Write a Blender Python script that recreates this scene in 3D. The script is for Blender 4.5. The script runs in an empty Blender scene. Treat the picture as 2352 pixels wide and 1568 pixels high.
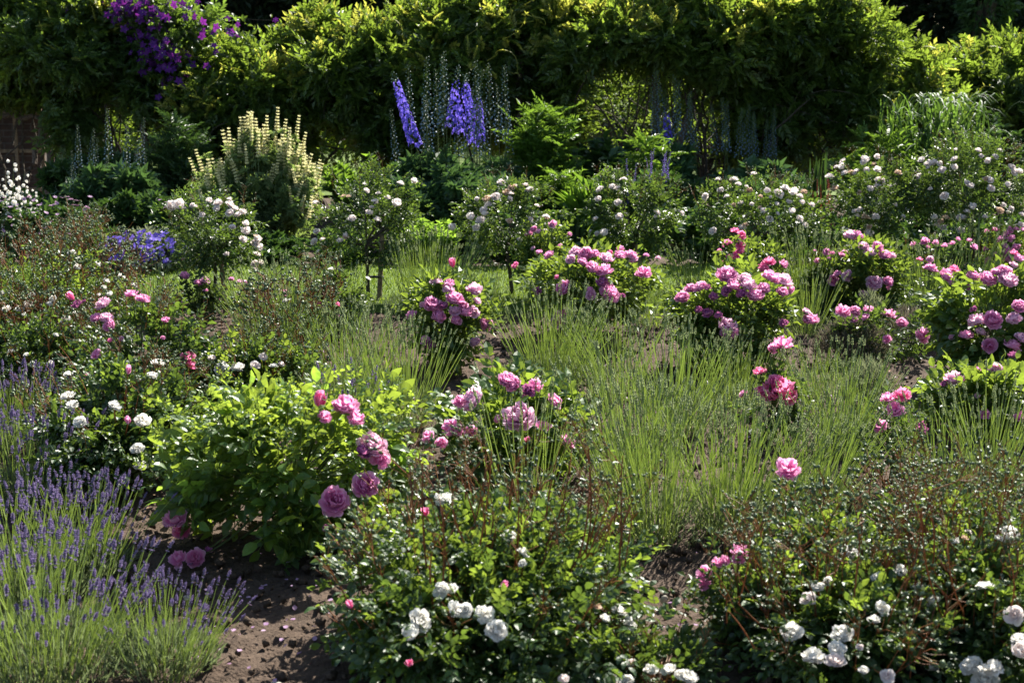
import bpy, math
import numpy as np
from mathutils import Vector, Quaternion, Matrix
rng = np.random.default_rng(11)
C = bpy.context.scene.collection
scene = bpy.context.scene

# ------------------------------------------------------------------ camera, sky, sun, exposure
CAM_H, PITCH, FOC = 1.9, math.radians(11.8), 50.0
cam = bpy.data.objects.new('camera', bpy.data.cameras.new('camera'))
C.objects.link(cam)
cam.location = (0, 0, CAM_H)
cam.rotation_euler = (math.pi / 2 - PITCH, 0, 0)
cam.data.lens = FOC; cam.data.sensor_width = 36
cam.data.clip_end = 400
cam.data.dof.use_dof = True
cam.data.dof.focus_distance = 7.4
cam.data.dof.aperture_fstop = 5.0
scene.camera = cam
SUN_EL, SUN_AZ = math.radians(43), math.radians(30)      # behind the hedge, to the right
w = bpy.data.worlds.new('World'); scene.world = w; w.use_nodes = True
nt = w.node_tree
sky = nt.nodes.new('ShaderNodeTexSky'); sky.sky_type = 'NISHITA'; sky.sun_disc = False
sky.sun_elevation = SUN_EL; sky.sun_rotation = SUN_AZ
bg = nt.nodes['Background']; bg.inputs['Strength'].default_value = 0.068
nt.links.new(sky.outputs[0], bg.inputs['Color'])
sl = bpy.data.lights.new('sun', 'SUN'); sl.energy = 5.0; sl.angle = math.radians(0.5); sl.color = (1.0, 0.95, 0.85)
so = bpy.data.objects.new('sun', sl); C.objects.link(so)
sdir = Vector((math.sin(SUN_AZ) * math.cos(SUN_EL), math.cos(SUN_AZ) * math.cos(SUN_EL), math.sin(SUN_EL)))
so.rotation_mode = 'QUATERNION'; so.rotation_quaternion = (-sdir).to_track_quat('-Z', 'Y')
so.location = sdir * 40
vs = scene.view_settings
vs.view_transform = 'Standard'; vs.look = 'None'; vs.gamma = 1; vs.exposure = 1.68
scene.cycles.max_bounces = 8; scene.cycles.diffuse_bounces = 3; scene.cycles.glossy_bounces = 2
scene.cycles.transmission_bounces = 4; scene.cycles.transparent_max_bounces = 4
scene.cycles.sample_clamp_indirect = 4

# ------------------------------------------------------------------ surveying: where a sight line meets the ground or a given distance
F = FOC / 36 * 2352
cp, sp = math.cos(PITCH), math.sin(PITCH)
CAMP = np.array([0, 0, CAM_H])
def ray(x, y):
    a = (x - 1176) / F; b = -(y - 784) / F
    return np.array([a, cp + b * sp, -sp + b * cp])
def at(x, y, D):
    d = ray(x, y); return CAMP + d * (D / d[1])
def ppm(D, z=0.3):
    return F / (D * cp + (CAM_H - z) * sp)

# ------------------------------------------------------------------ mesh builder
def nrm(v):
    return v / np.maximum(np.linalg.norm(v, axis=-1, keepdims=True), 1e-9)
def frames(d, n):
    y = nrm(d); x = nrm(np.cross(y, n)); z = np.cross(x, y)
    return np.stack([x, y, z], axis=-1)
class MB:
    def __init__(s): s.V = []; s.T = []; s.M = []; s.A = []; s.n = 0
    def add(s, v, t, mat=0, val=0.5):
        v = np.asarray(v, float).reshape(-1, 3); t = np.asarray(t, int).reshape(-1, 3)
        s.V.append(v); s.T.append(t + s.n); s.n += len(v)
        s.M.append(np.broadcast_to(np.asarray(mat, int), (len(t),)))
        s.A.append(np.broadcast_to(np.asarray(val, float), (len(v),)))
    def inst(s, tpl, pos, R, size, mat=0, val=None):
        TV, TT = tpl[0], tpl[1]
        m = len(pos)
        if m == 0: return
        size = np.broadcast_to(np.asarray(size, float), (m,))
        if val is None: val = rng.random(m)
        v = np.einsum('mij,kj->mki', R, TV) * size[:, None, None] + pos[:, None, :]
        t = TT[None] + (np.arange(m) * len(TV))[:, None, None]
        if len(tpl) > 2: mat = np.tile(tpl[2], m)
        a = np.repeat(val, len(TV))
        if len(tpl) > 3: a = np.clip(a * 0.5 + np.tile(tpl[3], m) * 0.5, 0, 1)
        s.add(v, t, mat, a)
    def tubes(s, P, r, mat=0, val=0.5, k=3):
        P = np.asarray(P, float); m, n, _ = P.shape
        r = np.broadcast_to(np.asarray(r, float), (m, n))
        d = nrm(np.gradient(P, axis=1))
        a = np.where(np.abs(d[..., 2:3]) < 0.9, np.array([0, 0, 1.0]), np.array([1.0, 0, 0]))
        u = nrm(np.cross(d, a)); w2 = np.cross(d, u)
        an = np.arange(k) * 2 * np.pi / k
        ring = P[:, :, None] + r[:, :, None, None] * (u[:, :, None] * np.cos(an)[:, None] + w2[:, :, None] * np.sin(an)[:, None])
        idx = np.arange(m * n * k).reshape(m, n, k)
        A = idx[:, :-1]; B = idx[:, 1:]; A2 = np.roll(A, -1, 2); B2 = np.roll(B, -1, 2)
        t = np.concatenate([np.stack([A, A2, B2], -1).reshape(-1, 3), np.stack([A, B2, B], -1).reshape(-1, 3)])
        v = np.asarray(val, float)
        if v.ndim == 1: v = np.repeat(v, n * k)
        s.add(ring, t, mat, v)
    def arrays(s):
        return np.concatenate(s.V), np.concatenate(s.T), np.concatenate(s.M), np.concatenate(s.A)
    def tpl(s):
        V, T, M, A = s.arrays(); return (V, T, M, A)
    def mesh(s, name, mats, smooth=False):
        V, T, M, A = s.arrays()
        me = bpy.data.meshes.new(name)
        me.vertices.add(len(V)); me.vertices.foreach_set('co', V.ravel().astype(np.float32))
        me.loops.add(len(T) * 3); me.loops.foreach_set('vertex_index', T.ravel().astype(np.int32))
        me.polygons.add(len(T)); me.polygons.foreach_set('loop_start', (np.arange(len(T)) * 3).astype(np.int32))
        for m in mats: me.materials.append(m)
        me.polygons.foreach_set('material_index', M.astype(np.int32))
        me.polygons.foreach_set('use_smooth', np.full(len(T), smooth))
        at_ = me.attributes.new('v', 'FLOAT', 'POINT'); at_.data.foreach_set('value', A.astype(np.float32))
        me.update(calc_edges=True)
        return me
    def build(s, name, mats, parent=None, smooth=False):
        if not s.V: return None
        o = bpy.data.objects.new(name, s.mesh(name, mats, smooth)); C.objects.link(o)
        if parent: o.parent = parent
        return o
def thing(name, label, cat, loc, group=None):
    o = bpy.data.objects.new(name, None); C.objects.link(o); o.empty_display_size = 0.1
    o.location = loc; o['label'] = label; o['category'] = cat
    if group: o['group'] = group
    return o
def tag(o, label=None, cat=None, group=None, kind=None):
    for k, v in (('label', label), ('category', cat), ('group', group), ('kind', kind)):
        if v: o[k] = v
    return o
Z = Vector((0, 0, 1))
def part(name, mesh, root, loc, axis=None, spin=None, scale=1.0):
    o = bpy.data.objects.new(name, mesh); C.objects.link(o); o.parent = root
    o.location = [float(c) for c in loc]
    o.rotation_mode = 'QUATERNION'
    q = Quaternion((0, 0, 1), rng.uniform(0, 6.28) if spin is None else spin)
    if axis is not None: q = Z.rotation_difference(Vector([float(c) for c in axis])) @ q
    o.rotation_quaternion = q
    o.scale = (scale,) * 3
    return o
def rn(*s): return rng.standard_normal(s)
def ru(a, b, n=None): return rng.uniform(a, b, n)
def pick(l): return l[int(rng.integers(len(l)))]
def wav(p, seed, f):                              # cheap smooth noise, about -1..1
    r = np.random.default_rng(seed); s = 0
    for i in range(7):
        k = r.standard_normal(3) * f; s = s + np.sin(p @ k + r.uniform(0, 6.28))
    return s / 3.0
def curve(a, b, n, bend, sag=0.0):                # m curved lines from a to b
    t = np.linspace(0, 1, n)[None, :, None]
    c = (a + b) / 2 + bend
    P = (1 - t) ** 2 * a[:, None] + 2 * t * (1 - t) * c[:, None] + t ** 2 * b[:, None]
    P[:, :, 2] -= sag * t[..., 0] ** 3
    return P

# ------------------------------------------------------------------ materials
def new_mat(name):
    m = bpy.data.materials.new(name); m.use_nodes = True
    t = m.node_tree; t.nodes.clear()
    return m, t, (lambda k, **kw: _node(t, k, kw))
def _node(t, k, kw):
    n = t.nodes.new(k)
    for a, v in kw.items(): setattr(n, a, v)
    return n
def leafy(name, stops, trans, fac=0.42, rough=0.42, spec=0.5, tvar=0.5, hue=0.0):
    """thin plant tissue: reflects stops[v], lets light through as trans"""
    m, t, N = new_mat(name); L = t.links.new
    a = N('ShaderNodeAttribute', attribute_name='v')
    r = N('ShaderNodeValToRGB')
    while len(r.color_ramp.elements) < len(stops): r.color_ramp.elements.new(0.5)
    for e, (p, c) in zip(r.color_ramp.elements, stops): e.position = p; e.color = (*c, 1)
    L(a.outputs['Fac'], r.inputs[0])
    p = N('ShaderNodeBsdfPrincipled'); p.inputs['Roughness'].default_value = rough
    p.inputs['Specular IOR Level'].default_value = spec
    L(r.outputs[0], p.inputs['Base Color'])
    tr = N('ShaderNodeBsdfTranslucent')
    r2 = N('ShaderNodeValToRGB')
    tr0 = tuple(c * (1 - tvar) for c in trans)
    r2.color_ramp.elements[0].color = (*tr0, 1); r2.color_ramp.elements[1].color = (*trans, 1)
    L(a.outputs['Fac'], r2.inputs[0]); L(r2.outputs[0], tr.inputs[0])
    mx = N('ShaderNodeMixShader'); mx.inputs[0].default_value = fac
    L(p.outputs[0], mx.inputs[1]); L(tr.outputs[0], mx.inputs[2])
    o = N('ShaderNodeOutputMaterial'); L(mx.outputs[0], o.inputs[0])
    return m
def solid(name, stops, rough=0.8, scale=30, bump=0.3, spec=0.3):
    m, t, N = new_mat(name); L = t.links.new
    tc = N('ShaderNodeTexCoord'); no = N('ShaderNodeTexNoise'); no.inputs['Scale'].default_value = scale; no.inputs['Detail'].default_value = 6
    L(tc.outputs['Object'], no.inputs['Vector'])
    r = N('ShaderNodeValToRGB')
    while len(r.color_ramp.elements) < len(stops): r.color_ramp.elements.new(0.5)
    for e, (p, c) in zip(r.color_ramp.elements, stops): e.position = p; e.color = (*c, 1)
    L(no.outputs[0], r.inputs[0])
    p = N('ShaderNodeBsdfPrincipled'); p.inputs['Roughness'].default_value = rough; p.inputs['Specular IOR Level'].default_value = spec
    L(r.outputs[0], p.inputs['Base Color'])
    b = N('ShaderNodeBump'); b.inputs['Strength'].default_value = bump; b.inputs['Distance'].default_value = 0.02
    L(no.outputs[0], b.inputs['Height']); L(b.outputs[0], p.inputs['Normal'])
    o = N('ShaderNodeOutputMaterial'); L(p.outputs[0], o.inputs[0])
    return m
G = {}
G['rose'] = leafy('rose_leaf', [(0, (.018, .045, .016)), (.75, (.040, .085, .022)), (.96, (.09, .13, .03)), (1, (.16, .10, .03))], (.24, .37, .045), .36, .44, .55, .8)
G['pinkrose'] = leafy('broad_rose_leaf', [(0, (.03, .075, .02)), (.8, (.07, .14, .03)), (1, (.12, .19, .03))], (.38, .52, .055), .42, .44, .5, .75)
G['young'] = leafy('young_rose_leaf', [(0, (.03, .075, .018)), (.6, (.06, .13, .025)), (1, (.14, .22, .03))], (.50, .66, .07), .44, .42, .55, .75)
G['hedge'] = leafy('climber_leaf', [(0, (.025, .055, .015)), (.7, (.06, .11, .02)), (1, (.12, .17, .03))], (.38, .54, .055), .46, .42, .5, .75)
G['hedge_gold'] = leafy('golden_leaf', [(0, (.08, .12, .02)), (1, (.24, .24, .05))], (.68, .70, .10), .48, .4, .5, .4)
G['clem'] = leafy('clematis_leaf', [(0, (.02, .05, .018)), (1, (.06, .11, .025))], (.28, .44, .05), .4, .4, .4, .6)
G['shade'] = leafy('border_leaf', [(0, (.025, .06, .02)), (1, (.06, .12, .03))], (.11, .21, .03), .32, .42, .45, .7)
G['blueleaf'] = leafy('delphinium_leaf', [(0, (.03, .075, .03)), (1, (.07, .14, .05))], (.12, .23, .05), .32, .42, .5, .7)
G['fern'] = leafy('pinnate_leaf', [(0, (.04, .10, .015)), (1, (.10, .19, .025))], (.30, .50, .045), .42, .42, .4, .55)
G['lime'] = leafy('lime_leaf', [(0, (.08, .17, .03)), (1, (.16, .26, .04))], (.42, .66, .07), .45, .4, .4, .4)
G['lupinleaf'] = leafy('lupin_leaf', [(0, (.08, .13, .055)), (1, (.15, .21, .10))], (.40, .54, .12), .44, .5, .3, .5)
G['grey'] = leafy('grey_leaf', [(0, (.10, .12, .08)), (1, (.20, .22, .17))], (.30, .34, .16), .35, .6, .3, .4)
G['deadlav'] = leafy('dry_lavender', [(0, (.07, .06, .045)), (1, (.17, .15, .12))], (.22, .19, .13), .3, .7, .2, .4)
G['lavleaf'] = leafy('lavender_leaf', [(0, (.05, .075, .04)), (1, (.14, .18, .11))], (.30, .38, .15), .36, .45, .4, .6)
G['lavstem'] = leafy('lavender_stem', [(0, (.14, .21, .07)), (1, (.33, .40, .16))], (.74, .86, .30), .45, .40, .5, .3)
G['lavbud'] = leafy('lavender_bud', [(0, (.12, .16, .10)), (1, (.25, .29, .19))], (.44, .52, .22), .35, .5, .3, .4)
G['lavpurple'] = leafy('lavender_floret', [(0, (.16, .145, .23)), (.7, (.26, .205, .40)), (1, (.42, .32, .64))], (.46, .34, .60), .34, .5, .3, .5)
G['pink'] = leafy('pink_petal', [(0, (.80, .16, .44)), (.45, (.88, .36, .62)), (1, (.92, .66, .80))], (.97, .50, .74), .5, .6, .15, .2)
G['hotpink'] = leafy('hot_pink_petal', [(0, (.76, .07, .28)), (.45, (.87, .21, .48)), (1, (.92, .54, .68))], (.97, .34, .56), .5, .6, .15, .15)
G['palepink'] = leafy('pale_pink_petal', [(0, (.84, .34, .56)), (.45, (.90, .54, .72)), (1, (.93, .78, .86))], (.97, .66, .80), .5, .6, .15, .15)
G['tea'] = leafy('browned_petal', [(0, (.42, .24, .13)), (.5, (.68, .50, .36)), (1, (.84, .72, .62))], (.80, .62, .46), .4, .7, .1, .2)
G['faded'] = leafy('faded_petal', [(0, (.30, .06, .20)), (.6, (.48, .14, .38)), (1, (.50, .28, .22))], (.50, .16, .32), .38, .7, .1, .3)
G['blush'] = leafy('blush_petal', [(0, (.84, .64, .60)), (.4, (.86, .78, .74)), (1, (.88, .85, .82))], (.92, .84, .80), .48, .6, .15, .08)
G['white'] = leafy('white_petal', [(0, (.80, .72, .60)), (.4, (.86, .84, .79)), (1, (.88, .87, .85))], (.92, .90, .84), .48, .6, .15, .06)
G['bud'] = leafy('rose_bud', [(0, (.06, .095, .045)), (1, (.14, .19, .09))], (.22, .28, .08), .2, .45, .4, .3)
G['redstem'] = leafy('red_stalk', [(0, (.07, .04, .022)), (.55, (.23, .09, .038)), (1, (.17, .14, .05))], (.48, .22, .07), .3, .5, .3, .3)
G['stem'] = leafy('green_stem', [(0, (.05, .07, .025)), (1, (.11, .15, .04))], (.24, .32, .06), .2, .5, .3, .3)
G['blue'] = leafy('delphinium_petal', [(0, (.10, .08, .55)), (1, (.26, .20, .82))], (.28, .20, .90), .45, .55, .2, .3)
G['bluebud'] = leafy('delphinium_bud', [(0, (.08, .15, .10)), (1, (.16, .24, .34))], (.22, .34, .36), .35, .5, .3, .3)
G['violet'] = leafy('violet_petal', [(0, (.12, .08, .48)), (1, (.28, .20, .72))], (.34, .22, .80), .42, .55, .2, .3)
G['purple'] = leafy('clematis_petal', [(0, (.06, .02, .17)), (1, (.14, .025, .24))], (.24, .03, .30), .40, .55, .2, .3)
G['cream'] = leafy('lupin_petal', [(0, (.70, .64, .34)), (1, (.84, .80, .56))], (.88, .84, .48), .45, .55, .2, .2)
G['lilac'] = leafy('lilac_petal', [(0, (.32, .18, .34)), (1, (.50, .34, .50))], (.50, .30, .46), .38, .6, .2, .3)
G['redspike'] = leafy('red_floret', [(0, (.25, .03, .03)), (1, (.42, .08, .07))], (.50, .08, .07), .3, .6, .2, .3)
G['grass'] = leafy('grass_blade', [(0, (.10, .17, .03)), (1, (.20, .28, .05))], (.42, .56, .06), .4, .45, .3, .4)
G['reed'] = leafy('tall_grass_blade', [(0, (.03, .08, .03)), (1, (.08, .15, .04))], (.18, .32, .04), .36, .55, .2, .6)
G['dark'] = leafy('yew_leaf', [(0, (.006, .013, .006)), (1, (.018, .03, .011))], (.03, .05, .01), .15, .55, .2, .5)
G['bark'] = solid('bark', [(.3, (.06, .045, .035)), (.7, (.17, .13, .10))], .9, 40, .6)
G['darkbark'] = solid('dark_bark', [(.3, (.03, .024, .018)), (.7, (.09, .07, .05))], .9, 40, .6)
G['stakewood'] = solid('stake_wood', [(.3, (.12, .085, .05)), (.7, (.26, .19, .12))], .85, 25, .4)
G['strap'] = solid('rubber_strap', [(.3, (.012, .012, .012)), (.7, (.03, .03, .03))], .6, 20, .1)

# ------------------------------------------------------------------ leaf shapes
def leaf4(w=.5, fold=.14, curl=.10):
    return (np.array([[0, 0, 0], [-w / 2, .46, fold], [0, 1, -curl], [w / 2, .46, fold]]), np.array([[0, 3, 2], [0, 2, 1]]))
def leaf8(w=.58, fold=.10, curl=.16):
    V = np.array([[0, 0, 0], [-.42 * w, .24, fold * .8], [-.5 * w, .55, fold], [0, 1, -curl], [.5 * w, .55, fold], [.42 * w, .24, fold * .8], [0, .25, .03], [0, .6, .0],
                  [-.30 * w, .82, fold * .2 - curl * .4], [.30 * w, .82, fold * .2 - curl * .4]])
    T = np.array([[0, 6, 1], [0, 5, 6], [1, 6, 7], [1, 7, 2], [6, 5, 4], [6, 4, 7], [2, 7, 8], [7, 4, 9], [8, 7, 3], [7, 9, 3]])
    return V, T
def rotz(a): c, s = math.cos(a), math.sin(a); return np.array([[c, -s, 0], [s, c, 0], [0, 0, 1]])
def rotx(a): c, s = math.cos(a), math.sin(a); return np.array([[1, 0, 0], [0, c, -s], [0, s, c]])
def roty(a): c, s = math.cos(a), math.sin(a); return np.array([[c, 0, s], [0, 1, 0], [-s, 0, c]])
def pinnate(pairs, lf, ll, droop=.15, start=.25, ang=55, seed=1, taper=.3):
    """compound leaf of unit length along +Y; ll = leaflet length"""
    r = np.random.default_rng(seed); mb = MB()
    for i in range(pairs):
        t = start + (1 - start) * i / max(pairs, 1) * .95
        s = ll * (1 - taper * abs(t - .45) * 1.6)
        for sd in (-1, 1):
            R = rotz(-sd * math.radians(ang + r.uniform(-12, 12))) @ roty(sd * r.uniform(.0, .35)) @ rotx(r.uniform(-.35, .1))
            mb.add(lf[0] @ R.T * s + np.array([0, t, -droop * t * t]), lf[1], 0, .5 + r.uniform(-.3, .3))
    mb.add(lf[0] @ rotx(r.uniform(-.3, .0)).T * ll * 1.1 + np.array([0, .95, -droop * .9]), lf[1], 0, .5)
    ys = np.linspace(0, .97, 4); P = np.stack([0 * ys, ys, -droop * ys ** 2], -1)[None]
    mb.tubes(P, .012, 0, .8)
    V, T, M, A = mb.arrays(); return (V, T, M, A)
def palmate(n, lf, spread=150, seed=1, narrow=1.0):
    r = np.random.default_rng(seed); mb = MB()
    for i in range(n):
        a = math.radians((i / (n - 1) - .5) * spread)
        s = .75 + .25 * math.cos(a)
        R = rotz(-a) @ rotx(r.uniform(-.3, .15))
        mb.add(lf[0] * np.array([narrow, 1, 1]) @ R.T * s + np.array([0, .45, .02]), lf[1], 0, .5 + r.uniform(-.2, .2))
    P = np.array([[[0, 0, 0], [0, .25, .03], [0, .46, .02]]]); mb.tubes(P, .014, 0, .6)
    return mb.tpl()
L4, L8 = leaf4(), leaf8()
ROSE4 = [pinnate(2, leaf4(.62), .46, .12, .35, 60, s) for s in range(3)]
ROSE8 = [pinnate(2, leaf8(.58), .46, .14, .35, 60, s) for s in range(4)]
WIST = [pinnate(5, leaf4(.46), .44, .26, .2, 52, s) for s in range(4)]
FERN = [pinnate(9, leaf4(.24), .34, .18, .15, 62, s, .6) for s in range(3)]
PALM = [palmate(7, leaf4(.26), 190, s) for s in range(3)]
DELPH = [palmate(5, leaf4(.42), 170, s) for s in range(3)]
OCT = (np.array([[1, 0, 0], [-1, 0, 0], [0, 1, 0], [0, -1, 0], [0, 0, 1.15], [0, 0, -1.15]]) * .5,
       np.array([[0, 2, 4], [2, 1, 4], [1, 3, 4], [3, 0, 4], [2, 0, 5], [1, 2, 5], [3, 1, 5], [0, 3, 5]]))
def dirs(n, zmin=-1.0):
    z = ru(zmin, 1, n); a = ru(0, 2 * np.pi, n); s = np.sqrt(1 - z * z)
    return np.stack([s * np.cos(a), s * np.sin(a), z], -1)
def leaves(mb, pos, out, tpls, size, mat=0, spread=.6, up=.15, flat=.8, val=None):
    """leaves at pos growing along out"""
    n = len(pos); size = np.broadcast_to(np.asarray(size, float), (n,)) if not isinstance(size, tuple) else ru(size[0], size[1], n)
    d = nrm(nrm(out) + rn(n, 3) * spread + np.array([0, 0, up]))
    nn = nrm(np.array([0, 0, flat]) + rn(n, 3) * .55)
    R = frames(d, nn); k = rng.integers(len(tpls), size=n)
    v = rng.random(n) if val is None else val
    for i, t in enumerate(tpls):
        s = k == i
        t2 = (t[0], t[1], np.full(len(t[1]), mat), t[3]) if len(t) > 3 else t
        mb.inst(t2, pos[s], R[s], size[s], mat, v[s])

# ------------------------------------------------------------------ flowers
def rose_mesh(name, mat, n=34, seed=0, open_=1.0, ruffle=.06, loose=0.0, gu=5, gs=5):
    """full rose: every petal rises from the heart and ends somewhere on a flattened dome"""
    r = np.random.default_rng(seed); mb = MB()
    U, S = np.meshgrid(np.linspace(-1, 1, gu), np.linspace(0, 1, gs))
    idx = np.arange(gu * gs).reshape(gs, gu)
    T = np.concatenate([np.stack([idx[:-1, :-1], idx[:-1, 1:], idx[1:, 1:]], -1).reshape(-1, 3), np.stack([idx[:-1, :-1], idx[1:, 1:], idx[1:, :-1]], -1).reshape(-1, 3)])
    for i in range(n):
        t = (i + .5) / n
        ang = i * 2.39996 + r.uniform(-.4, .4) * (1 + loose)
        phi = math.radians(6 + 100 * t ** .75 * open_ + r.uniform(-10, 10) * (1 + loose))
        Ln = r.uniform(.80, 1.12) * (.86 + .16 * t)
        h = .78 if open_ > .5 else 1.3
        tip = np.array([math.sin(phi), math.cos(phi) * h + .12]) * Ln
        cp_ = np.array([math.sin(phi + .55), math.cos(phi + .55) * h + .0]) * .62 * Ln
        bz = (1 - S)[..., None] ** 2 * np.array([.03, -.08]) + 2 * (S * (1 - S))[..., None] * cp_ + S[..., None] ** 2 * tip
        wd = (.20 + .25 * t) * r.uniform(.8, 1.2) * (1 + .25 * loose)
        wprof = np.sin(np.clip(.15 + S * 2.15, 0, 3.0)) ** .7
        tang = U * wd * wprof
        cup = (.16 - .10 * t) * U ** 2 * S / .5 * wd            # edges roll towards the heart
        notch = .10 * U ** 2 * S ** 4
        rr = bz[..., 0] - cup * math.cos(phi * .6) - notch * math.sin(phi)
        zz_ = bz[..., 1] + cup * .7 - notch * math.cos(phi) * .5
        wv_ = ruffle * S ** 1.5 * (np.sin(U * r.uniform(4, 9) + r.uniform(0, 6)) + r.normal(0, .45, S.shape))
        rr = rr + wv_ * math.cos(phi); zz_ = zz_ + wv_ * math.sin(phi)
        ca, sa = math.cos(ang), math.sin(ang)
        P = np.stack([rr * ca - tang * sa, rr * sa + tang * ca, zz_], -1)
        mb.add(P, T, 0, np.clip(.05 + .40 * t + .50 * S.ravel() ** 2 - .08 + r.uniform(-.16, .16), 0, 1))
    V = mb.arrays()[0]
    pv = V[:n * gu * gs]; sc = 1 / np.percentile(np.linalg.norm(pv[:, :2], axis=1), 97)
    mb.V = [v * sc for v in mb.V]
    return mb.mesh(name, [mat], loose < .5)
def calyx_mesh():
    mb = MB(); mb.inst(OCT, np.array([[0, 0, -.16]]), np.eye(3)[None], .26, 0, np.array([.3])); k = 5; a = np.arange(k) * 2 * np.pi / k
    R = frames(np.stack([np.cos(a), np.sin(a), -.6 + 0 * a], -1), np.tile([0, 0, 1.], (k, 1)))
    mb.inst(leaf4(.3), np.tile([0, 0, -.12], (k, 1)).astype(float), R, .5, 0, np.full(k, .6)); return mb.mesh('calyx', [G['stem']])
CALYX = calyx_mesh()
PINK = [rose_mesh('pink_rose', G['pink'], 58, i, .92 + .05 * (i % 3), .065) for i in range(5)]
PINK += [rose_mesh('pale_pink_rose', G['palepink'], 52, 10 + i, .93 + .03 * i, .075, .1 * i) for i in range(3)]
HOT = [rose_mesh('hot_pink_rose', G['hotpink'], 16, 20 + i, .95, .12, 1.0) for i in range(3)]
FADE = [rose_mesh('faded_rose', G['faded'], 18, 30 + i, .55, .14, 1.2) for i in range(2)]
LOOSE = [rose_mesh('loose_pink_rose', G['pink'], 18, 40 + i, .95, .13, 1.0) for i in range(3)]
WHITE = [rose_mesh('white_rose', G['white'], 54, 50 + i, .95, .075) for i in range(4)]
BLUSH = [rose_mesh('blush_rose', G['blush'], 38, 60 + i, .95 + .06 * (i % 2), .06, 0, 4, 4) for i in range(4)]
BLUSH += [rose_mesh('browning_rose', G['tea'], 26, 65, .8, .10, .7, 4, 4), rose_mesh('open_blush_rose', G['blush'], 18, 66, 1.05, .12, .8, 4, 4), rose_mesh('half_open_rose', G['blush'], 16, 67, .45, .05, 0, 4, 4)]
WHITE += [rose_mesh('open_white_rose', G['white'], 24, 68, 1.05, .12, .8), rose_mesh('half_open_rose', G['white'], 18, 69, .5, .05, 0)]
def bud_mesh(name, mat, seed):
    return rose_mesh(name, mat, 10, seed, .22, .02, 0, 4, 4)
PBUD = [bud_mesh('pink_rosebud', G['pink'], 70), bud_mesh('pink_rosebud', G['hotpink'], 71)]
def flower5(name, mat, n=5, w=.75, cup=.25, gu=3):
    mb = MB(); a = np.arange(n) * 2 * np.pi / n
    R = frames(np.stack([np.cos(a), np.sin(a), cup + 0 * a], -1), np.tile([0, 0, 1.], (n, 1)))
    mb.inst(leaf8(w, .06, .1), np.zeros((n, 3)), R, 1.0, 0, np.linspace(.2, .9, n))
    mb.inst(OCT, np.array([[0, 0, .08]]), np.eye(3)[None], .22, 1, np.array([.9]))
    return mb.mesh(name, [mat, G['cream']], True)
def spray_mesh(seed, buds=7, L=.16):
    """forked reddish stalk carrying round green rose buds"""
    r = np.random.default_rng(seed); mb = MB()
    P = np.array([[0, 0, 0], [r.normal(0, .008), r.normal(0, .008), L * .5], [r.normal(0, .015), r.normal(0, .015), L * .9]])
    mb.tubes(P[None], [[.0016, .0013, .001]], 0, r.uniform(.2, .8))
    for b in range(buds):
        t = r.uniform(.35, 1); a0 = P[1] * (1 - (t - .5) * 2) + P[2] * (t - .5) * 2 if t > .5 else P[1] * t * 2
        d = nrm(np.array([r.normal(), r.normal(), r.uniform(.9, 2)])); l = r.uniform(.025, .06)
        e = a0 + d * l
        mb.tubes(np.array([[a0, (a0 + e) / 2 + r.normal(0, .003, 3), e]]), .0009, 0, r.uniform(.1, .9))
        mb.inst(OCT, e[None] + d * .004, frames(np.array([[d[2], d[0], d[1]]]), d[None]), r.uniform(.009, .0135), 1, np.array([r.uniform(0, 1)]))
        for q in range(3):
            dd = nrm(d + r.normal(0, .4, 3))
            mb.inst(leaf4(.25), e[None] + d * .006, frames(dd[None], nrm(r.normal(0, 1, (1, 3)))), r.uniform(.008, .014), 1, np.array([r.uniform(.4, 1)]))
    n = 2
    leaves(mb, P[[1] * n] * r.uniform(.5, 1, (n, 1)), r.normal(0, 1, (n, 3)), [leaf4(.5)], .022, 2)
    return mb.mesh('bud_spray', [G['redstem'], G['bud'], G['rose']], True)
SPRAY = [spray_mesh(i, 5 + i) for i in range(6)]
# ------------------------------------------------------------------ the ground, lawn and soil clods
def soil_mat():
    m, t, N = new_mat('soil'); L = t.links.new
    tc = N('ShaderNodeTexCoord')
    n1 = N('ShaderNodeTexNoise'); n1.inputs['Scale'].default_value = 9; n1.inputs['Detail'].default_value = 9; n1.inputs['Roughness'].default_value = .7
    n2 = N('ShaderNodeTexNoise'); n2.inputs['Scale'].default_value = 85; n2.inputs['Detail'].default_value = 4
    for n in (n1, n2): L(tc.outputs['Object'], n.inputs['Vector'])
    r = N('ShaderNodeValToRGB')
    r.color_ramp.elements[0].position = .3; r.color_ramp.elements[0].color = (.035, .024, .018, 1)
    r.color_ramp.elements[1].position = .72; r.color_ramp.elements[1].color = (.115, .082, .060, 1)
    ad = N('ShaderNodeMath', operation='MULTIPLY_ADD'); ad.inputs[1].default_value = .5
    L(n2.outputs[0], ad.inputs[0]); 
    hf = N('ShaderNodeMath', operation='MULTIPLY'); hf.inputs[1].default_value = .5; L(n1.outputs[0], hf.inputs[0]); L(hf.outputs[0], ad.inputs[2])
    L(ad.outputs[0], r.inputs[0])
    p = N('ShaderNodeBsdfPrincipled'); p.inputs['Roughness'].default_value = .95; p.inputs['Specular IOR Level'].default_value = .15
    L(r.outputs[0], p.inputs['Base Color'])
    b = N('ShaderNodeBump'); b.inputs['Strength'].default_value = .9; b.inputs['Distance'].default_value = .02
    L(ad.outputs[0], b.inputs['Height']); L(b.outputs[0], p.inputs['Normal'])
    o = N('ShaderNodeOutputMaterial'); L(p.outputs[0], o.inputs[0]); return m
SOIL = soil_mat()
LAWN0, LAWN1 = 10.15, 12.0
xs = np.concatenate([[-90, -40, -20, -12], np.linspace(-7, 7, 420), [12, 20, 40, 90]])
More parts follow.
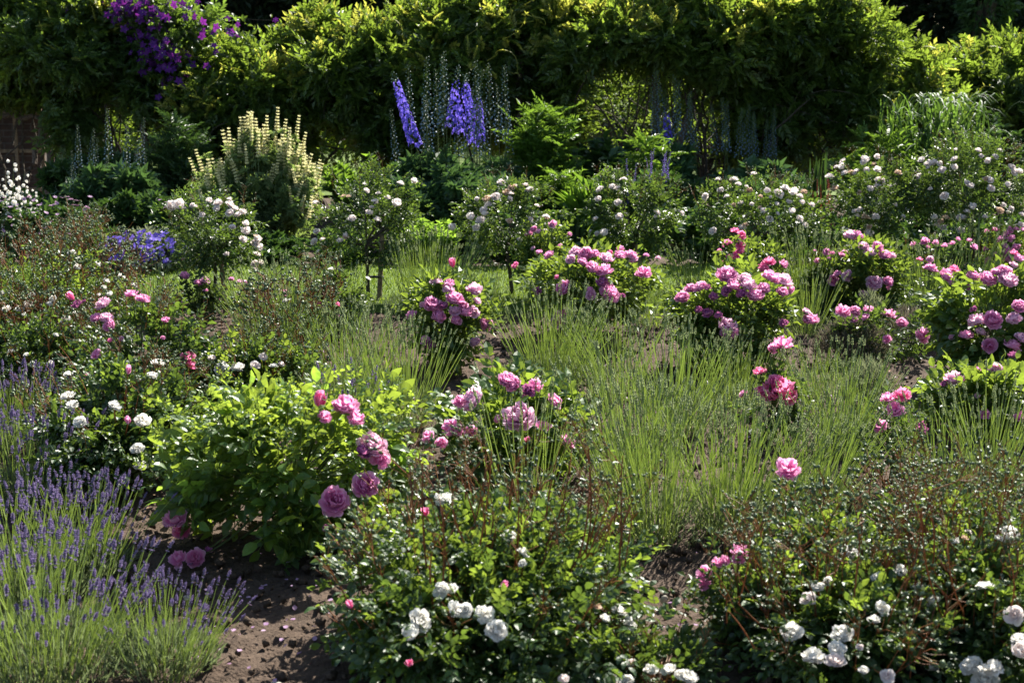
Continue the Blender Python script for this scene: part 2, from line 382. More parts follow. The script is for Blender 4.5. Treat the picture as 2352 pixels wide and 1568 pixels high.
ys = np.concatenate([[-30, -5, 1, 3], np.linspace(3.6, 10.4, 300), np.linspace(10.5, 17, 90), [19, 24, 30, 45, 70, 140]])
X, Y = np.meshgrid(xs, ys)
P = np.stack([X, Y, 0 * X], -1).reshape(-1, 3)
near = np.clip((17.5 - P[:, 1]) / 2, 0, 1) * np.clip((9 - np.abs(P[:, 0])) / 2, 0, 1)
P[:, 2] = near * (.012 * wav(P, 1, 2.0) + .012 * wav(P, 2, 8.0) + .013 * np.maximum(wav(P, 3, 24.0), -.2) + .010 * np.abs(wav(P, 4, 60.0)) + .004 * rn(len(P))) - .03
nx, ny = len(xs), len(ys)
I = np.arange(nx * ny).reshape(ny, nx)
mb = MB(); mb.add(P, np.concatenate([np.stack([I[:-1, :-1], I[:-1, 1:], I[1:, 1:]], -1).reshape(-1, 3), np.stack([I[:-1, :-1], I[1:, 1:], I[1:, :-1]], -1).reshape(-1, 3)]))
tag(mb.build('ground', [SOIL], None, True), kind='structure')
# crumbs and clods of soil lying on the bed: nobody could count them
mb = MB(); n = 24000
p = np.stack([ru(-5, 5, n), ru(3.8, 10.1, n), ru(-.025, .0, n)], -1)
sz = .005 + .036 * rng.random(n) ** 4
R = frames(dirs(n), dirs(n)); mb.inst(OCT, p, R, sz * 1.4, 0)
tag(mb.build('soil_crumbs', [SOIL], None, True), kind='stuff')
# the grass path behind the rose bed
LAWNM = solid('turf', [(.3, (.05, .085, .015)), (.7, (.11, .16, .03))], .9, 60, .5, .2)
mb = MB(); gx = np.linspace(-9, 9, 90); gy = np.array([LAWN0, LAWN0 + .03, 10.8, 11.5, LAWN1 - .03, LAWN1]); X, Y = np.meshgrid(gx, gy)
Zg = np.where((Y <= LAWN0) | (Y >= LAWN1), -.06, .055); Y = Y + .03 * np.sin(X * 1.7) * (Y < 10.5)
I = np.arange(X.size).reshape(X.shape)
mb.add(np.stack([X, Y, Zg], -1), np.concatenate([np.stack([I[:-1, :-1], I[:-1, 1:], I[1:, 1:]], -1).reshape(-1, 3), np.stack([I[:-1, :-1], I[1:, 1:], I[1:, :-1]], -1).reshape(-1, 3)]))
tag(mb.build('lawn', [LAWNM], None, True), kind='structure')
mb = MB(); n = 42000
p = np.stack([ru(-6, 6, n), ru(LAWN0 + .01, LAWN1 - .02, n), np.full(n, .05)], -1)
R = frames(nrm(np.array([0, 0, 1.]) + rn(n, 3) * .35), dirs(n)); mb.inst(leaf4(.10), p, R, ru(.02, .045, n))
tag(mb.build('lawn_grass', [G['grass']]), kind='stuff')
# lawn behind the pergola
mb = MB(); mb.add([[-40, 18.2, .01], [40, 18.2, .01], [40, 60, .01], [-40, 60, .01]], [[0, 1, 2], [0, 2, 3]])
tag(mb.build('far_lawn', [LAWNM]), kind='structure')

# ------------------------------------------------------------------ builders
def dome(n, c, r, shell=.5, zmin=-.6, floor=.03):
    p = dirs(n, zmin) * (1 - shell * rng.random((n, 1)) ** 1.4)
    q = c + p * r; q[:, 2] = np.maximum(q[:, 2], floor + .04 * rng.random(n)); return q
def place_px(x, y, root, c, r, D, k=1.03):
    """where the sight line through (x, y) first meets the plant's rounded outside"""
    d = ray(x, y); o = CAMP - (np.array(root.location) + c); rr = r * k
    a = (d / rr) @ (d / rr); b = (o / rr) @ (d / rr); cc = (o / rr) @ (o / rr) - 1
    disc = b * b - a * cc
    t = (-b - math.sqrt(disc)) / a if disc > 0 else -b / a
    p = CAMP + d * t - np.array(root.location); 
    p[2] = max(p[2], .03); return p
def shape(xl, xr, yt, D, ry=None, hz=None):
    xm = (xl + xr) / 2; top = at(xm, yt, D)
    rx = (xr - xl) / 2 / ppm(D); return (float(top[0]), float(D), 0.0), rx, (ry or rx * .9), float(max(top[2], .12))
def add_blooms(root, c, r, D, items, name='bloom', stems=None, jit=.3, k=1.06):
    for it in items:
        x, y, rad, meshes = it[:4]
        p = place_px(x, y, root, c, r, D, k) if len(it) < 5 else at(x, y, it[4]) - np.array(root.location)
        out = nrm((p - c) / r)
        ax = nrm(out * .5 * [1, 1, .4] + np.array([0, -.12, .85]) + rn(3) * jit)
        size = rad / ppm(D - .1)
        o = part(name, pick(meshes), root, p, ax, None, size * ru(.92, 1.2)); o.scale.z *= .8 if meshes is WHITE or meshes is BLUSH else 1.0
        if D < 8:
            q = bpy.data.objects.new('calyx', CALYX); C.objects.link(q); q.parent = o
        if stems is not None:
            stems.append((p - ax * size * .15, ax, size))
def bloom_stems(mb, stems, c, r, mat=0, frac=.45, rad=.0026):
    if not stems: return
    b = np.array([s[0] for s in stems]); ax = np.array([s[1] for s in stems])
    a = c + (b - c) * frac; a[:, 2] = np.maximum(a[:, 2] - .05, .02)
    P = curve(a, b, 5, -ax * .05 + rn(len(b), 3) * .01)
    mb.tubes(P, np.linspace(1.3, .8, 5)[None] * rad, mat, ru(.2, .9, len(b)), 4)
def bush(name, label, cat, group, xl, xr, yt, D, leaf, tpls, n, size, blooms=(), sprays=0, clumps=22, sig=.16, zc=.5, ry=None,
         canes=9, zmin=-.7, stem_mat='stem', twigs=110, shell=.55, bloom_name='bloom', spray_top=.1, accent=None, rad=.0035, spread=.6, twigr=.0014, bk=1.1, tall=()):
    loc, rx, ry, h = shape(xl, xr, yt, D, ry)
    root = thing(name, label, cat, loc, group)
    c = np.array([0, 0, zc * h]); r = np.array([rx, ry, (1 - zc) * h])
    cc = dome(clumps, c - [0, 0, .05 * h], r * [.82, .82, .74], shell, zmin)
    k = rng.integers(clumps, size=n)
    pos = cc[k] + rn(n, 3) * sig * r * ru(.5, 1.4, clumps)[k][:, None]
    pos[:, 2] = np.abs(pos[:, 2] - .015) + .015
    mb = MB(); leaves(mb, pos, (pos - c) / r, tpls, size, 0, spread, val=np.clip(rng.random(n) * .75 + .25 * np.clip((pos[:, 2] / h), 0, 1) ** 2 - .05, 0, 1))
    mats = [G[leaf]]
    if accent:
        s = rng.random(n) < accent[1]; mats.append(G[accent[0]])
        q = pos[s] + nrm((pos[s] - c) / r) * .04; leaves(mb, q, (q - c) / r, tpls, size, 1)
    mb.build('foliage', mats, root)
    mb = MB(); sel = rng.integers(clumps, size=canes)
    a = np.stack([rn(canes) * .18 * rx, rn(canes) * .18 * ry, np.full(canes, -.04)], -1)
    mb.tubes(curve(a, cc[sel], 6, np.array([0, 0, .25 * h]) * (rng.random((canes, 1)))), np.linspace(1.4, .6, 6)[None] * rad, 0, ru(0, .6, canes), 4)
    if twigs:
        q = pos[rng.integers(n, size=twigs)]; src = c * .7 + (q - c) * .35; src[:, 2] = np.maximum(src[:, 2], .01)
        mb.tubes(curve(src, q, 4, rn(twigs, 3) * .03), np.linspace(1.2, .6, 4)[None] * twigr, 0, ru(.2, 1, twigs))
    st = []
    items = [b if len(b) >= 4 else (*b, PINK) for b in blooms]
    add_blooms(root, c, r, D, items, bloom_name, st, k=bk)
    bloom_stems(mb, st, c, r)
    for x0, x1, y0, y1, m in tall:                     # long forked stalks carrying buds high above the leaves
        fan = np.stack([ru(x0, x1, m), ru(y0, y1, m)], -1); dd = D + rn(m) * ry * .35
        e = np.array([at(px, py, q) for (px, py), q in zip(fan, dd)]) - np.array(root.location)
        grp = np.round(e[:, :2] / .13) * .13 + rn(m, 2) * .02; src = np.concatenate([grp * .85, e[:, 2:] * .55], 1)
        mb.tubes(curve(src, e, 6, rn(m, 3) * .025), np.linspace(1.5, .7, 6)[None] * .0021, 0, ru(0, .7, m), 4)
        a0 = src * [.35, .35, 0] + [0, 0, .02]; mb.tubes(curve(a0, src, 5, rn(m, 3) * .02), np.linspace(1.5, 1.1, 5)[None] * .0022, 0, ru(0, .25, m), 4)
        for p_ in e: part('bud_spray', pick(SPRAY), root, p_ - [0, 0, .04], nrm(np.array([0, 0, 1.0]) + rn(3) * .35), None, ru(.7, 1.2))
    mb.build('stem', [G[stem_mat]], root)
    for i in range(sprays):
        d = dirs(1, .15)[0]; p = c + d * r * ru(.82, 1.05); p[2] = max(p[2] - .06, .04)
        part('bud_spray', pick(SPRAY), root, p, nrm(np.array([0, 0, 1.0]) + d * .6 + rn(3) * .2), None, ru(.8, 1.35) * (1 + spray_top))
    return root, c, r
def shoot_mesh(seed, leaf):
    r = np.random.default_rng(seed); mb = MB(); t = np.linspace(0, 1, 7); b = r.normal(0, .05, 2)
    P = np.stack([b[0] * t ** 2, b[1] * t ** 2, .26 * t], -1); mb.tubes(P[None], np.linspace(.0035, .0015, 7)[None], 0, .6, 4)
    for i in range(9):
        s = .2 + .8 * i / 9; q = P[0] * 0 + np.array([b[0] * s ** 2, b[1] * s ** 2, .26 * s]); a = i * 2.4
        leaves(mb, q[None], np.array([[math.cos(a), math.sin(a), .45 + .6 * s]]), ROSE8, .10 * (1.15 - .6 * s), 1, .12, .1, .9, np.array([.35 + .65 * s]))
    return mb.mesh('young_shoot', [G['stem'], G[leaf]])
SHOOT = [shoot_mesh(300 + i, 'young') for i in range(4)]
def shoots(made, D, pts):
    root, c, r = made
    for x, y in pts:
        p = place_px(x, y + 85, root, c, r, D, .9); part('young_shoot', pick(SHOOT), root, p, nrm((p - c) / r * [.6, .6, .2] + [0, 0, 1.0]), None, ru(.5, .85))
def zz(ox, oy, l, mesh=PINK, k=1.0):
    """flowers measured on an enlarged crop: back to whole-picture pixels"""
    return [(i[0] * .33983 + ox, i[1] * .33983 + oy, i[2] * .33983 * k, (i[3] if len(i) > 3 else mesh)) for i in l]

def standard_rose(label, xl, xr, yt, yb, xs_, ybase, D, blooms, nrand, seed, sprays=14, stake=None, n=900):
    root = thing('standard_rose', label, 'rose tree', [float(c) for c in at(xs_, ybase, D) * np.array([1, 1, 0])], 'standard roses along the back of the bed')
    t_, b_ = at((xl + xr) / 2, yt, D), at((xl + xr) / 2, yb, D)
    rl = np.array(root.location)
    c = np.array([(t_[0] + b_[0]) / 2 - rl[0], 0, (t_[2] + b_[2]) / 2]); r = np.array([(xr - xl) / 2 / ppm(D, .7), 0, (t_[2] - b_[2]) / 2]); r[1] = r[0] * .85
    clumps = 34; cc = dome(clumps, c, r * .88, .5, -.95); k = rng.integers(clumps, size=n)
    # branches sag at the skirt, so the lower leaves stay off the stem
    pos = cc[k] + rn(n, 3) * .16 * r * ru(.5, 1.3, clumps)[k][:, None]
    mb = MB(); leaves(mb, pos, (pos - c) / r, ROSE4, (.05, .085)); mb.build('crown', [G['rose']], root)
    mb = MB(); top = c + np.array([0, 0, -.45 * r[2]])
    mb.tubes(curve(np.array([[0, 0, -.05]]), top[None], 8, np.array([[.015, .0, .0]])), np.linspace(.017, .012, 8)[None], 0, .4, 7)
    for q in cc[:16]:
        mb.tubes(curve(top[None] - [0, 0, .03], q[None], 5, rn(1, 3) * .04), np.linspace(.007, .003, 5)[None], 0, .4, 4)
    mb.build('trunk', [G['darkbark']], root)
    items = list(blooms)
    for i in range(nrand):
        a = ru(0, 6.28); q = math.sqrt(ru(.1, 1.0)); x = (xl + xr) / 2 + math.cos(a) * q * (xr - xl) * .47; y = (yt + yb) / 2 + math.sin(a) * q * (yb - yt) * .46
        if y > yb - (yb - yt) * .25 and rng.random() < .6: y -= (yb - yt) * .5
        items.append((x, y, ru(4, 9), BLUSH))
    add_blooms(root, c, r, D, items, 'bloom', None, .25, 1.1)
    for i in range(sprays):
        d = dirs(1, .2)[0]; p = c + d * r * ru(.85, 1.0)
        part('bud_spray', pick(SPRAY), root, p, nrm(np.array([0, 0, 1.0]) + d * .5 + rn(3) * .2), None, ru(.7, 1.05))
    return root

def lav_spike(seed, purple, H=.5):
    r = np.random.default_rng(seed); mb = MB()
    b = r.normal(0, .03, 2); P = np.array([[0, 0, 0], [b[0] * .3, b[1] * .3, H * .4], [b[0], b[1], H * .82], [b[0] * 1.35, b[1] * 1.35, H]])
    mb.tubes(P[None], [[.0026, .0024, .0021, .0018]], 0, r.uniform(.2, .9), 3)
    for q in (.12, .3):
        pp = P[0] * (1 - q) + P[1] * q
        R = frames(nrm(np.array([[r.normal(), r.normal(), 1.6]])), np.array([[0, 1., 0]])); mb.inst(leaf4(.10, .03), pp[None], R, r.uniform(.03, .05), 0, np.array([r.random()]))
    if purple:
        W = int(r.integers(5, 8)); top = P[-1]; axis = nrm(P[-1] - P[-2]); mb.tubes(np.stack([top - axis * .028, top, top + axis * .045])[None], .0016, 1, .2)
        for wv in range(W):
            t = wv / W; z = top + axis * (t * .046 - .008) * (1 if wv else .2) - (axis * .015 if wv == 0 else 0)
            m = 8; a = np.arange(m) * 6.283 / m + r.uniform(0, 1)
            d = np.stack([np.cos(a), np.sin(a), .75 + 0 * a], -1) + r.normal(0, .15, (m, 3))
            s = .0118 * (1 - .45 * abs(t - .35)) * r.uniform(.75, 1.2, m)
            mb.inst(leaf4(.55, .25, .05), np.tile(z, (m, 1)), frames(d, r.normal(0, 1, (m, 3)) * .3 + axis), s, 1, r.random(m))
            mb.inst(OCT, np.tile(z, (m, 1)) + nrm(d) * s[:, None] * .35, frames(d, np.tile(axis, (m, 1)) + .01), s * .5, 1, r.random(m) * .5)
    else:
        W = int(r.integers(3, 6)); axis = nrm(P[-1] - P[-2]); mb.tubes(np.stack([P[-2] * .7 + P[-1] * .3, P[-1], P[-1] + axis * .03])[None], .0018, 1, .3)
        for wv in range(W):
            t = wv / W; z = P[-1] + axis * t * .030
            m = 4; a = np.arange(m) * 1.571 + wv * .8
            d = np.stack([np.cos(a) * .6, np.sin(a) * .6, 1 + 0 * a], -1)
            mb.inst(leaf4(.5, .2, 0), np.tile(z, (m, 1)) - axis * .003, frames(d, np.stack([np.cos(a), np.sin(a), 0 * a], -1)), .0115 * (1 - .4 * t), 1, r.random(m))
        if False:
            z = P[-2] + (P[-1] - P[-2]) * r.uniform(.2, .6); m = 4; a = np.arange(m) * 1.571; d = np.stack([np.cos(a), np.sin(a), .6 + 0 * a], -1)
            mb.inst(leaf4(.6, .2, 0), np.tile(z, (m, 1)), frames(d, np.tile([0, 0, 1.], (m, 1))), .009, 1, r.random(m))
    return mb
LAVM = {}
for kind, mats in (('green', [G['lavstem'], G['lavbud']]), ('purple', [G['lavstem'], G['lavpurple']])):
    bs = [lav_spike(100 + i, kind == 'purple') for i in range(7)]
    st_ = []
    for bb in bs:
        V_, T_, M_, A_ = bb.arrays(); two = []
        for mi in (0, 1):
            u_, inv_ = np.unique(T_[M_ == mi], return_inverse=True); h_ = MB(); h_.add(V_[u_], inv_.reshape(-1, 3), 0, A_[u_]); two.append(h_.mesh(kind + '_lavender_spike', [mats[mi]]))
        st_.append(two)
    LAVM[kind] = (st_, [b.tpl() for b in bs])
def lavender(label, group, x, D, rad_px, ytop, n, kind='green', lean=(0, 0), spread=.42, leafn=1500, leaf='lavleaf', mound=.33, parts=100):
    yb = at(x, ytop, D); h = float(max(yb[2], .15)); R0 = rad_px / ppm(D)
    root = thing('lavender', label, 'lavender', (float(yb[0]), float(D), 0), group)
    rb = R0 * (.42 if kind == 'green' else .6)
    # narrow leaves in a low mound
    m = leafn; a = ru(0, 6.283, m); q = np.sqrt(rng.random(m)); zt = rng.random(m)
    hh = h * mound * np.sqrt(np.clip(1 - (q * .95) ** 2, 0.05, 1))
    pos = np.stack([np.cos(a) * q * R0 * .85, np.sin(a) * q * R0 * .85, hh * (zt ** .6) - .01], -1)
    d = nrm(np.stack([pos[:, 0] / R0 * .7, pos[:, 1] / R0 * .7, np.full(m, 1.1)], -1) + rn(m, 3) * .33)
    mb = MB(); mb.inst(leaf4(.085, .02, .05), pos, frames(d, dirs(m)), ru(.035, .075, m))
    mb.build('foliage', [G[leaf]], root)
    a = ru(0, 6.283, n); q = np.sqrt(rng.random(n)); base = np.stack([np.cos(a) * q * rb, np.sin(a) * q * rb, np.full(n, .0)], -1)
    ax = nrm(np.stack([np.cos(a) * q * spread + lean[0], np.sin(a) * q * spread + lean[1], np.ones(n)], -1) + rn(n, 3) * np.array([.075, .075, .02]))
    sc = h / .5 * ru(.76, 1.16, n) * (1 - .12 * q); base[:, 2] = -.02
    meshes, tp = LAVM[kind]
    front = np.argsort(base[:, 1] + .0 * q)[:parts] if n > parts else np.arange(n)
    fs = set(front.tolist())
    for i in front:
        two = pick(meshes); o = part('flower_spike', two[0], root, base[i], ax[i], None, float(sc[i])); q = bpy.data.objects.new('flower_head', two[1]); C.objects.link(q); q.parent = o
    rest = np.array([i for i in range(n) if i not in fs], int)
    if len(rest):
        mb = MB(); kk = rng.integers(len(tp), size=len(rest))
        xx = nrm(np.cross(ax[rest], rn(len(rest), 3))); Rm = np.stack([xx, np.cross(ax[rest], xx), ax[rest]], -1)
        for j, t in enumerate(tp):
            s = kk == j; mb.inst(t, base[rest][s], Rm[s], sc[rest][s])
        tag(mb.build('flower_spike_mass', [G['lavstem'], G['lavpurple' if kind == 'purple' else 'lavbud']], root), kind='stuff')
    return root

def leafy_plant(name, label, cat, group, xl, xr, yt, D, leaf, tpls, n, size, stems=18, ry=None, up=.5, low=.05, ragged=.35, spread=.6, flat=.6):
    """upright border perennial: several leafy stems of unequal height"""
    loc, rx, ry, h = shape(xl, xr, yt, D, ry); root = thing(name, label, cat, loc, group)
    bx = np.stack([rn(stems) * .35 * rx, rn(stems) * .35 * ry, np.full(stems, -.03)], -1)
    a = ru(0, 6.283, stems); q = np.sqrt(rng.random(stems))
    tp = np.stack([np.cos(a) * q * rx, np.sin(a) * q * ry, h * (1 - ragged * rng.random(stems)) * (1 - .25 * q)], -1)
    Pc = curve(bx, tp, 12, np.array([0, 0, .15 * h])); mb = MB()
    mb.tubes(Pc, np.linspace(1.3, .5, 12)[None] * .0035, 0, ru(.1, .8, stems)); mb.build('stem', [G['stem']], root)
    k = rng.integers(stems, size=n); t = low + (1 - low) * rng.random(n) ** .8
    i0 = np.clip((t * 11).astype(int), 0, 10); f = (t * 11 - i0)[:, None]
    pos = Pc[k, i0] * (1 - f) + Pc[k, i0 + 1] * f
    out = np.stack([rn(n), rn(n), np.full(n, up)], -1)
    mb = MB(); leaves(mb, pos, out, tpls, size, 0, spread * .3, .1, flat); mb.build('foliage', [G[leaf]], root)
    return root, Pc, h
def hang_spikes(root, name, meshes, pts, axes, scales):
    for p, a, s in zip(pts, axes, scales): part(name, pick(meshes), root, p, a, None, float(s))

def climber(label, xl, xr, yt, D, zlow, n, seed, thick=.42, gold=.16, curtain=.35, leaf='hedge', tpls=WIST, size=(.12, .22), lobes=9, limbs=16, name='climber', cat='climber', hole=-.25, group='climbers along the pergola', tendrils=5):
    """climber trained over the pergola: a heavy leafy top and a thinner curtain with see-through gaps"""
    tl, tr = at(xl, yt, D), at(xr, yt, D); top = float(tl[2]); wd = float(tr[0] - tl[0]); cx = float(tl[0] + tr[0]) / 2
    root = thing(name, label, cat, (cx, D, 0), group); r = np.random.default_rng(seed)
    mb = MB(); n = int(n * 1.3); nt_ = int(n * (1 - curtain))
    lobes *= 3
    lc = np.stack([r.uniform(-wd / 2, wd / 2, lobes), r.uniform(-.65, .35, lobes), 0 * np.zeros(lobes)], -1); lc[:, 2] = top - r.uniform(.08, .34, lobes) - .95 * np.maximum(0, -lc[:, 1]) ** 1.2
    lr = np.stack([r.uniform(.8, 1.3, lobes) * (wd / lobes * 1.4 + .10), r.uniform(.5, .9, lobes) * thick, r.uniform(.14, .26, lobes)], -1)
    k = r.integers(lobes, size=nt_); dd = dirs(nt_) * (1 - .55 * rng.random((nt_, 1)) ** 1.5)
    pos = lc[k] + dd * lr[k] + rn(nt_, 3) * .07
    keep = wav(pos + seed, seed, 4.0) > -.35; pos = pos[keep]
    leaves(mb, pos, dd[keep] * np.array([1, 1, .6]) + [0, 0, .1], tpls, size, 0, .75, .0, .6)
    nc = int(n * curtain * 1.6); pc = np.stack([ru(-wd / 2, wd / 2, nc), rn(nc) * thick * .5, zlow + (top - .35 - zlow) * rng.random(nc) ** .8], -1)
    keep = wav(pc * np.array([1, .3, 1.3]) + seed, seed + 5, 2.6) > hole; pc = pc[keep][:int(n * curtain)]
    leaves(mb, pc, rn(len(pc), 3) * [1, 1, .4] + [0, -.4, -.15], tpls, size, 0, .4, -.1, .7)
    ng = int(nt_ * gold)
    if ng:
        k = r.integers(lobes, size=ng); dd = dirs(ng, .05); pg = lc[k] + dd * lr[k] * 1.03; kk = wav(pg, seed + 9, 3.0) > .15
        leaves(mb, pg[kk], dd[kk], tpls, size, 1, .5)
    mb.build('foliage', [G[leaf], G['hedge_gold']], root)
    mb = MB(); m = limbs
    a = np.stack([ru(-wd / 2, wd / 2, m), rn(m) * .15, ru(-.05, .6, m) + zlow * .2], -1); b = np.stack([a[:, 0] + rn(m) * .6, rn(m) * .25, ru(max(zlow, .6), top - .1, m)], -1)
    b[:, 0] = np.clip(b[:, 0], -wd / 2, wd / 2)
    P = curve(a, b, 9, rn(m, 3) * [.4, .1, .1]); P[:, 1:-1] += r.normal(0, .022, P[:, 1:-1].shape)
    mb.tubes(P, np.linspace(1.3, .5, 9)[None] * r.uniform(.007, .017, m)[:, None], 0, .5, 5)
    m2 = limbs * 5; a = np.stack([ru(-wd / 2, wd / 2, m2), rn(m2) * .25, ru(zlow, top - .2, m2)], -1); b = a + rn(m2, 3) * [.4, .15, .22]; b[:, 2] = np.clip(b[:, 2], .2, top)
    P = curve(a, b, 6, rn(m2, 3) * .08); mb.tubes(P, np.linspace(1.2, .6, 6)[None] * .0042, 0, .5)
    mb.build('branch', [G['darkbark']], root)
    mb = MB(); a = np.stack([ru(-wd * .45, wd * .45, 3), rn(3) * .1, np.full(3, -.05)], -1)[:1]; b = a + np.array([0, 0, top - .5]) + rn(1, 3) * [.2, .1, .05]
    P = curve(a, b, 10, rn(1, 3) * [.3, .1, 0]); P[:, 1:-1] += r.normal(0, .02, P[:, 1:-1].shape); mb.tubes(P, np.linspace(.05, .03, 10)[None], 0, .5, 7); mb.build('trunk', [G['bark']], root)
    for i in range(tendrils):
        q = lc[int(r.integers(lobes))] + np.array([r.normal(0, .2), -.3, r.uniform(.15, .4)]); t = np.linspace(0, 1, 14); s = r.choice([-1, 1])
        P = q + np.stack([s * .38 * t, -.12 * t, .13 * np.sin(t * 3.4) - .10 * t ** 2], -1) + np.stack([.04 * np.sin(t * 11), 0 * t, .04 * np.cos(t * 11) * t], -1)
        mb = MB(); mb.tubes(P[None], np.linspace(.006, .003, 14)[None], 0, .6)
        pp = P[rng.integers(3, 14, size=9)]; leaves(mb, pp, rn(9, 3), [leaf4(.35)], (.03, .06), 0)
        mb.build('tendril', [G['hedge_gold']], root)
    return root, lc, lr, top
def tree(name, label, x, D, rad, h, leaf, n, size, tpls, trunk_h=1.0, group='trees behind the pergola', cone=False, lobes=14):
    p = at(x, 100, D); root = thing(name, label, 'tree', (float(p[0]), D, 0), group)
    mb = MB()
    if cone:
        z = rng.random(n) ** .9; a = ru(0, 6.283, n); tier = .82 + .18 * np.sin(z * 60); rr = rad * (1 - z * .8) * tier * np.sqrt(ru(.35, 1, n))
        pos = np.stack([np.cos(a) * rr, np.sin(a) * rr, trunk_h * .3 + z * (h - trunk_h * .3)], -1); out = np.stack([np.cos(a), np.sin(a), -.25 + 0 * a], -1)
    else:
        lc = dome(lobes, np.array([0, 0, h * .46]), np.array([rad * .8, rad * .6, h * .44]), .6, -1, .5); k = rng.integers(lobes, size=n)
        dd = dirs(n) * (1 - .5 * rng.random((n, 1)) ** 1.5); pos = lc[k] + dd * ru(.28, .45, lobes)[k][:, None] * rad; out = dd
    leaves(mb, pos, out, tpls, size); mb.build('crown', [G[leaf]], root)
    mb = MB(); mb.tubes(np.array([[[0, 0, -.1], [.05, 0, h * .3], [0, .05, h * .75]]]), [[.16, .12, .04]], 0, .5, 8)
    for i in range(12):
        b = pos[int(rng.integers(n))]; mb.tubes(curve(np.array([[0, 0, h * ru(.2, .5)]]), b[None], 5, rn(1, 3) * .2), np.linspace(.05, .012, 5)[None], 0, .5, 5)
    mb.build('trunk', [G['darkbark']], root); return root
# ================================================================== pergola, wall and trees behind
cl = climber
cl('bright leafy climber rounding over the brick wall at the far left end', -60, 270, -60, 16.4, 1.25, 8200, 1, lobes=7, curtain=.55, gold=.10, hole=-.5)
_r, CLC, CLR, CTOP = cl('climber beneath purple flowers with long tendrils reaching over it', 110, 450, -10, 16.2, .4, 8500, 2, leaf='clem', lobes=7, curtain=.55, gold=.02, size=(.12, .20), hole=-.1, tendrils=2)
cl('low light green climber right of the purple flowers, behind the cream spires', 430, 700, 108, 16.3, .6, 5600, 3, lobes=7, curtain=.5, gold=.14, hole=-.35, tendrils=3)
cl('climber arching over a dark gap behind the tall blue spires', 690, 1010, 60, 16.3, .6, 6600, 4, lobes=8, curtain=.5, gold=.10, hole=-.45, tendrils=3)
cl('small leaved yellow green climber above the right hand blue spires', 970, 1300, -18, 16.6, .7, 7600, 5, lobes=8, curtain=.45, gold=.12, size=(.12, .20), hole=-.3)
cl('climber with golden young shoots left of the big leafy mound', 1270, 1600, -15, 16.4, .7, 6000, 6, lobes=8, curtain=.42, gold=.14, hole=-.15, limbs=30)
cl('largest and tallest leafy climber mound, bare dark branches below', 1520, 1990, -60, 16.2, .6, 10500, 7, lobes=11, curtain=.42, gold=.10, hole=-.2, limbs=40)
cl('lower climber stepping down beside the tall leafy mound', 1930, 2130, 150, 16.0, .6, 3600, 8, lobes=5, curtain=.35, gold=.06, hole=-.1)
cl('bushy climber with bronze shoots and hanging grey stems at the far right', 2120, 2390, 128, 16.8, .6, 5000, 9, lobes=6, curtain=.35, gold=.16, hole=-.1)
# purple clematis
CLEMF = [flower5('clematis_flower', G['purple'], 5, .62, .15), flower5('clematis_flower', G['purple'], 6, .5, .1)]
for mi in CLEMF: mi.materials[1] = G['cream']
cx = at(350, 100, 15.75); root = thing('clematis', 'purple flowered clematis hanging down over the pergola', 'climber', (float(cx[0]), 15.75, 0))
mb = MB(); pts = []
for i in range(230):
    t = rng.random() ** .8; x = 300 + 110 * t + rng.normal(0, 26) * (1.0 - .2 * t); y = 2 + 185 * t + rng.normal(0, 26)
    if rng.random() < .25: x, y = 330 + rng.normal(0, 60), 20 + rng.normal(0, 16)
    if rng.random() < .07: x, y = 500 + rng.normal(0, 40), 75 + rng.normal(0, 22)
    pts.append(at(x, y, 15.75 + rng.normal(0, .12)) - np.array(root.location))
pts = np.array(pts); leaves(mb, np.repeat(pts, 6, 0) + rn(len(pts) * 6, 3) * .09 + [0, .12, 0], rn(len(pts) * 6, 3), [leaf8(.6)], (.05, .09)); mb.build('foliage', [G['clem']], root)
mb = MB(); q = pts[rng.integers(len(pts), size=50)]; q2 = pts[rng.integers(len(pts), size=50)]
mb.tubes(curve(q, q * .6 + q2 * .4, 5, rn(50, 3) * .06), .0035, 0, .5); mb.tubes(curve(np.array([[.1, .2, -.03]]), pts[:1], 10, np.array([[.1, .05, 0]])), .012, 0, .3, 5); mb.build('stem', [G['darkbark']], root)
for p in pts[:100]: part('bloom', pick(CLEMF), root, p + np.array([0, -.05, 0]), nrm(np.array([rng.normal(0, .5), -1, .35 + rng.normal(0, .3)])), None, ru(.036, .056))
mb = MB()
for mi in range(1):
    s = flower5  # remaining flowers as one part
t5 = MB(); aa = np.arange(5) * 2 * np.pi / 5; t5.inst(leaf8(.62, .06, .1), np.zeros((5, 3)), frames(np.stack([np.cos(aa), np.sin(aa), .15 + 0 * aa], -1), np.tile([0, 0, 1.], (5, 1))), 1.0, 0, np.linspace(.2, .9, 5))
T5 = t5.tpl(); m = len(pts) - 100; axv = nrm(rn(m, 3) * .5 + [0, -1, .35]); mb.inst(T5, pts[100:] + [0, -.04, 0], np.stack([nrm(np.cross(axv, rn(m, 3)))] * 1 + [np.zeros((m, 3))] + [axv], -1) if False else frames(nrm(np.cross(axv, rn(m, 3))), axv), ru(.04, .06, m))
tag(mb.build('bloom_mass', [G['purple']], root), kind='stuff')

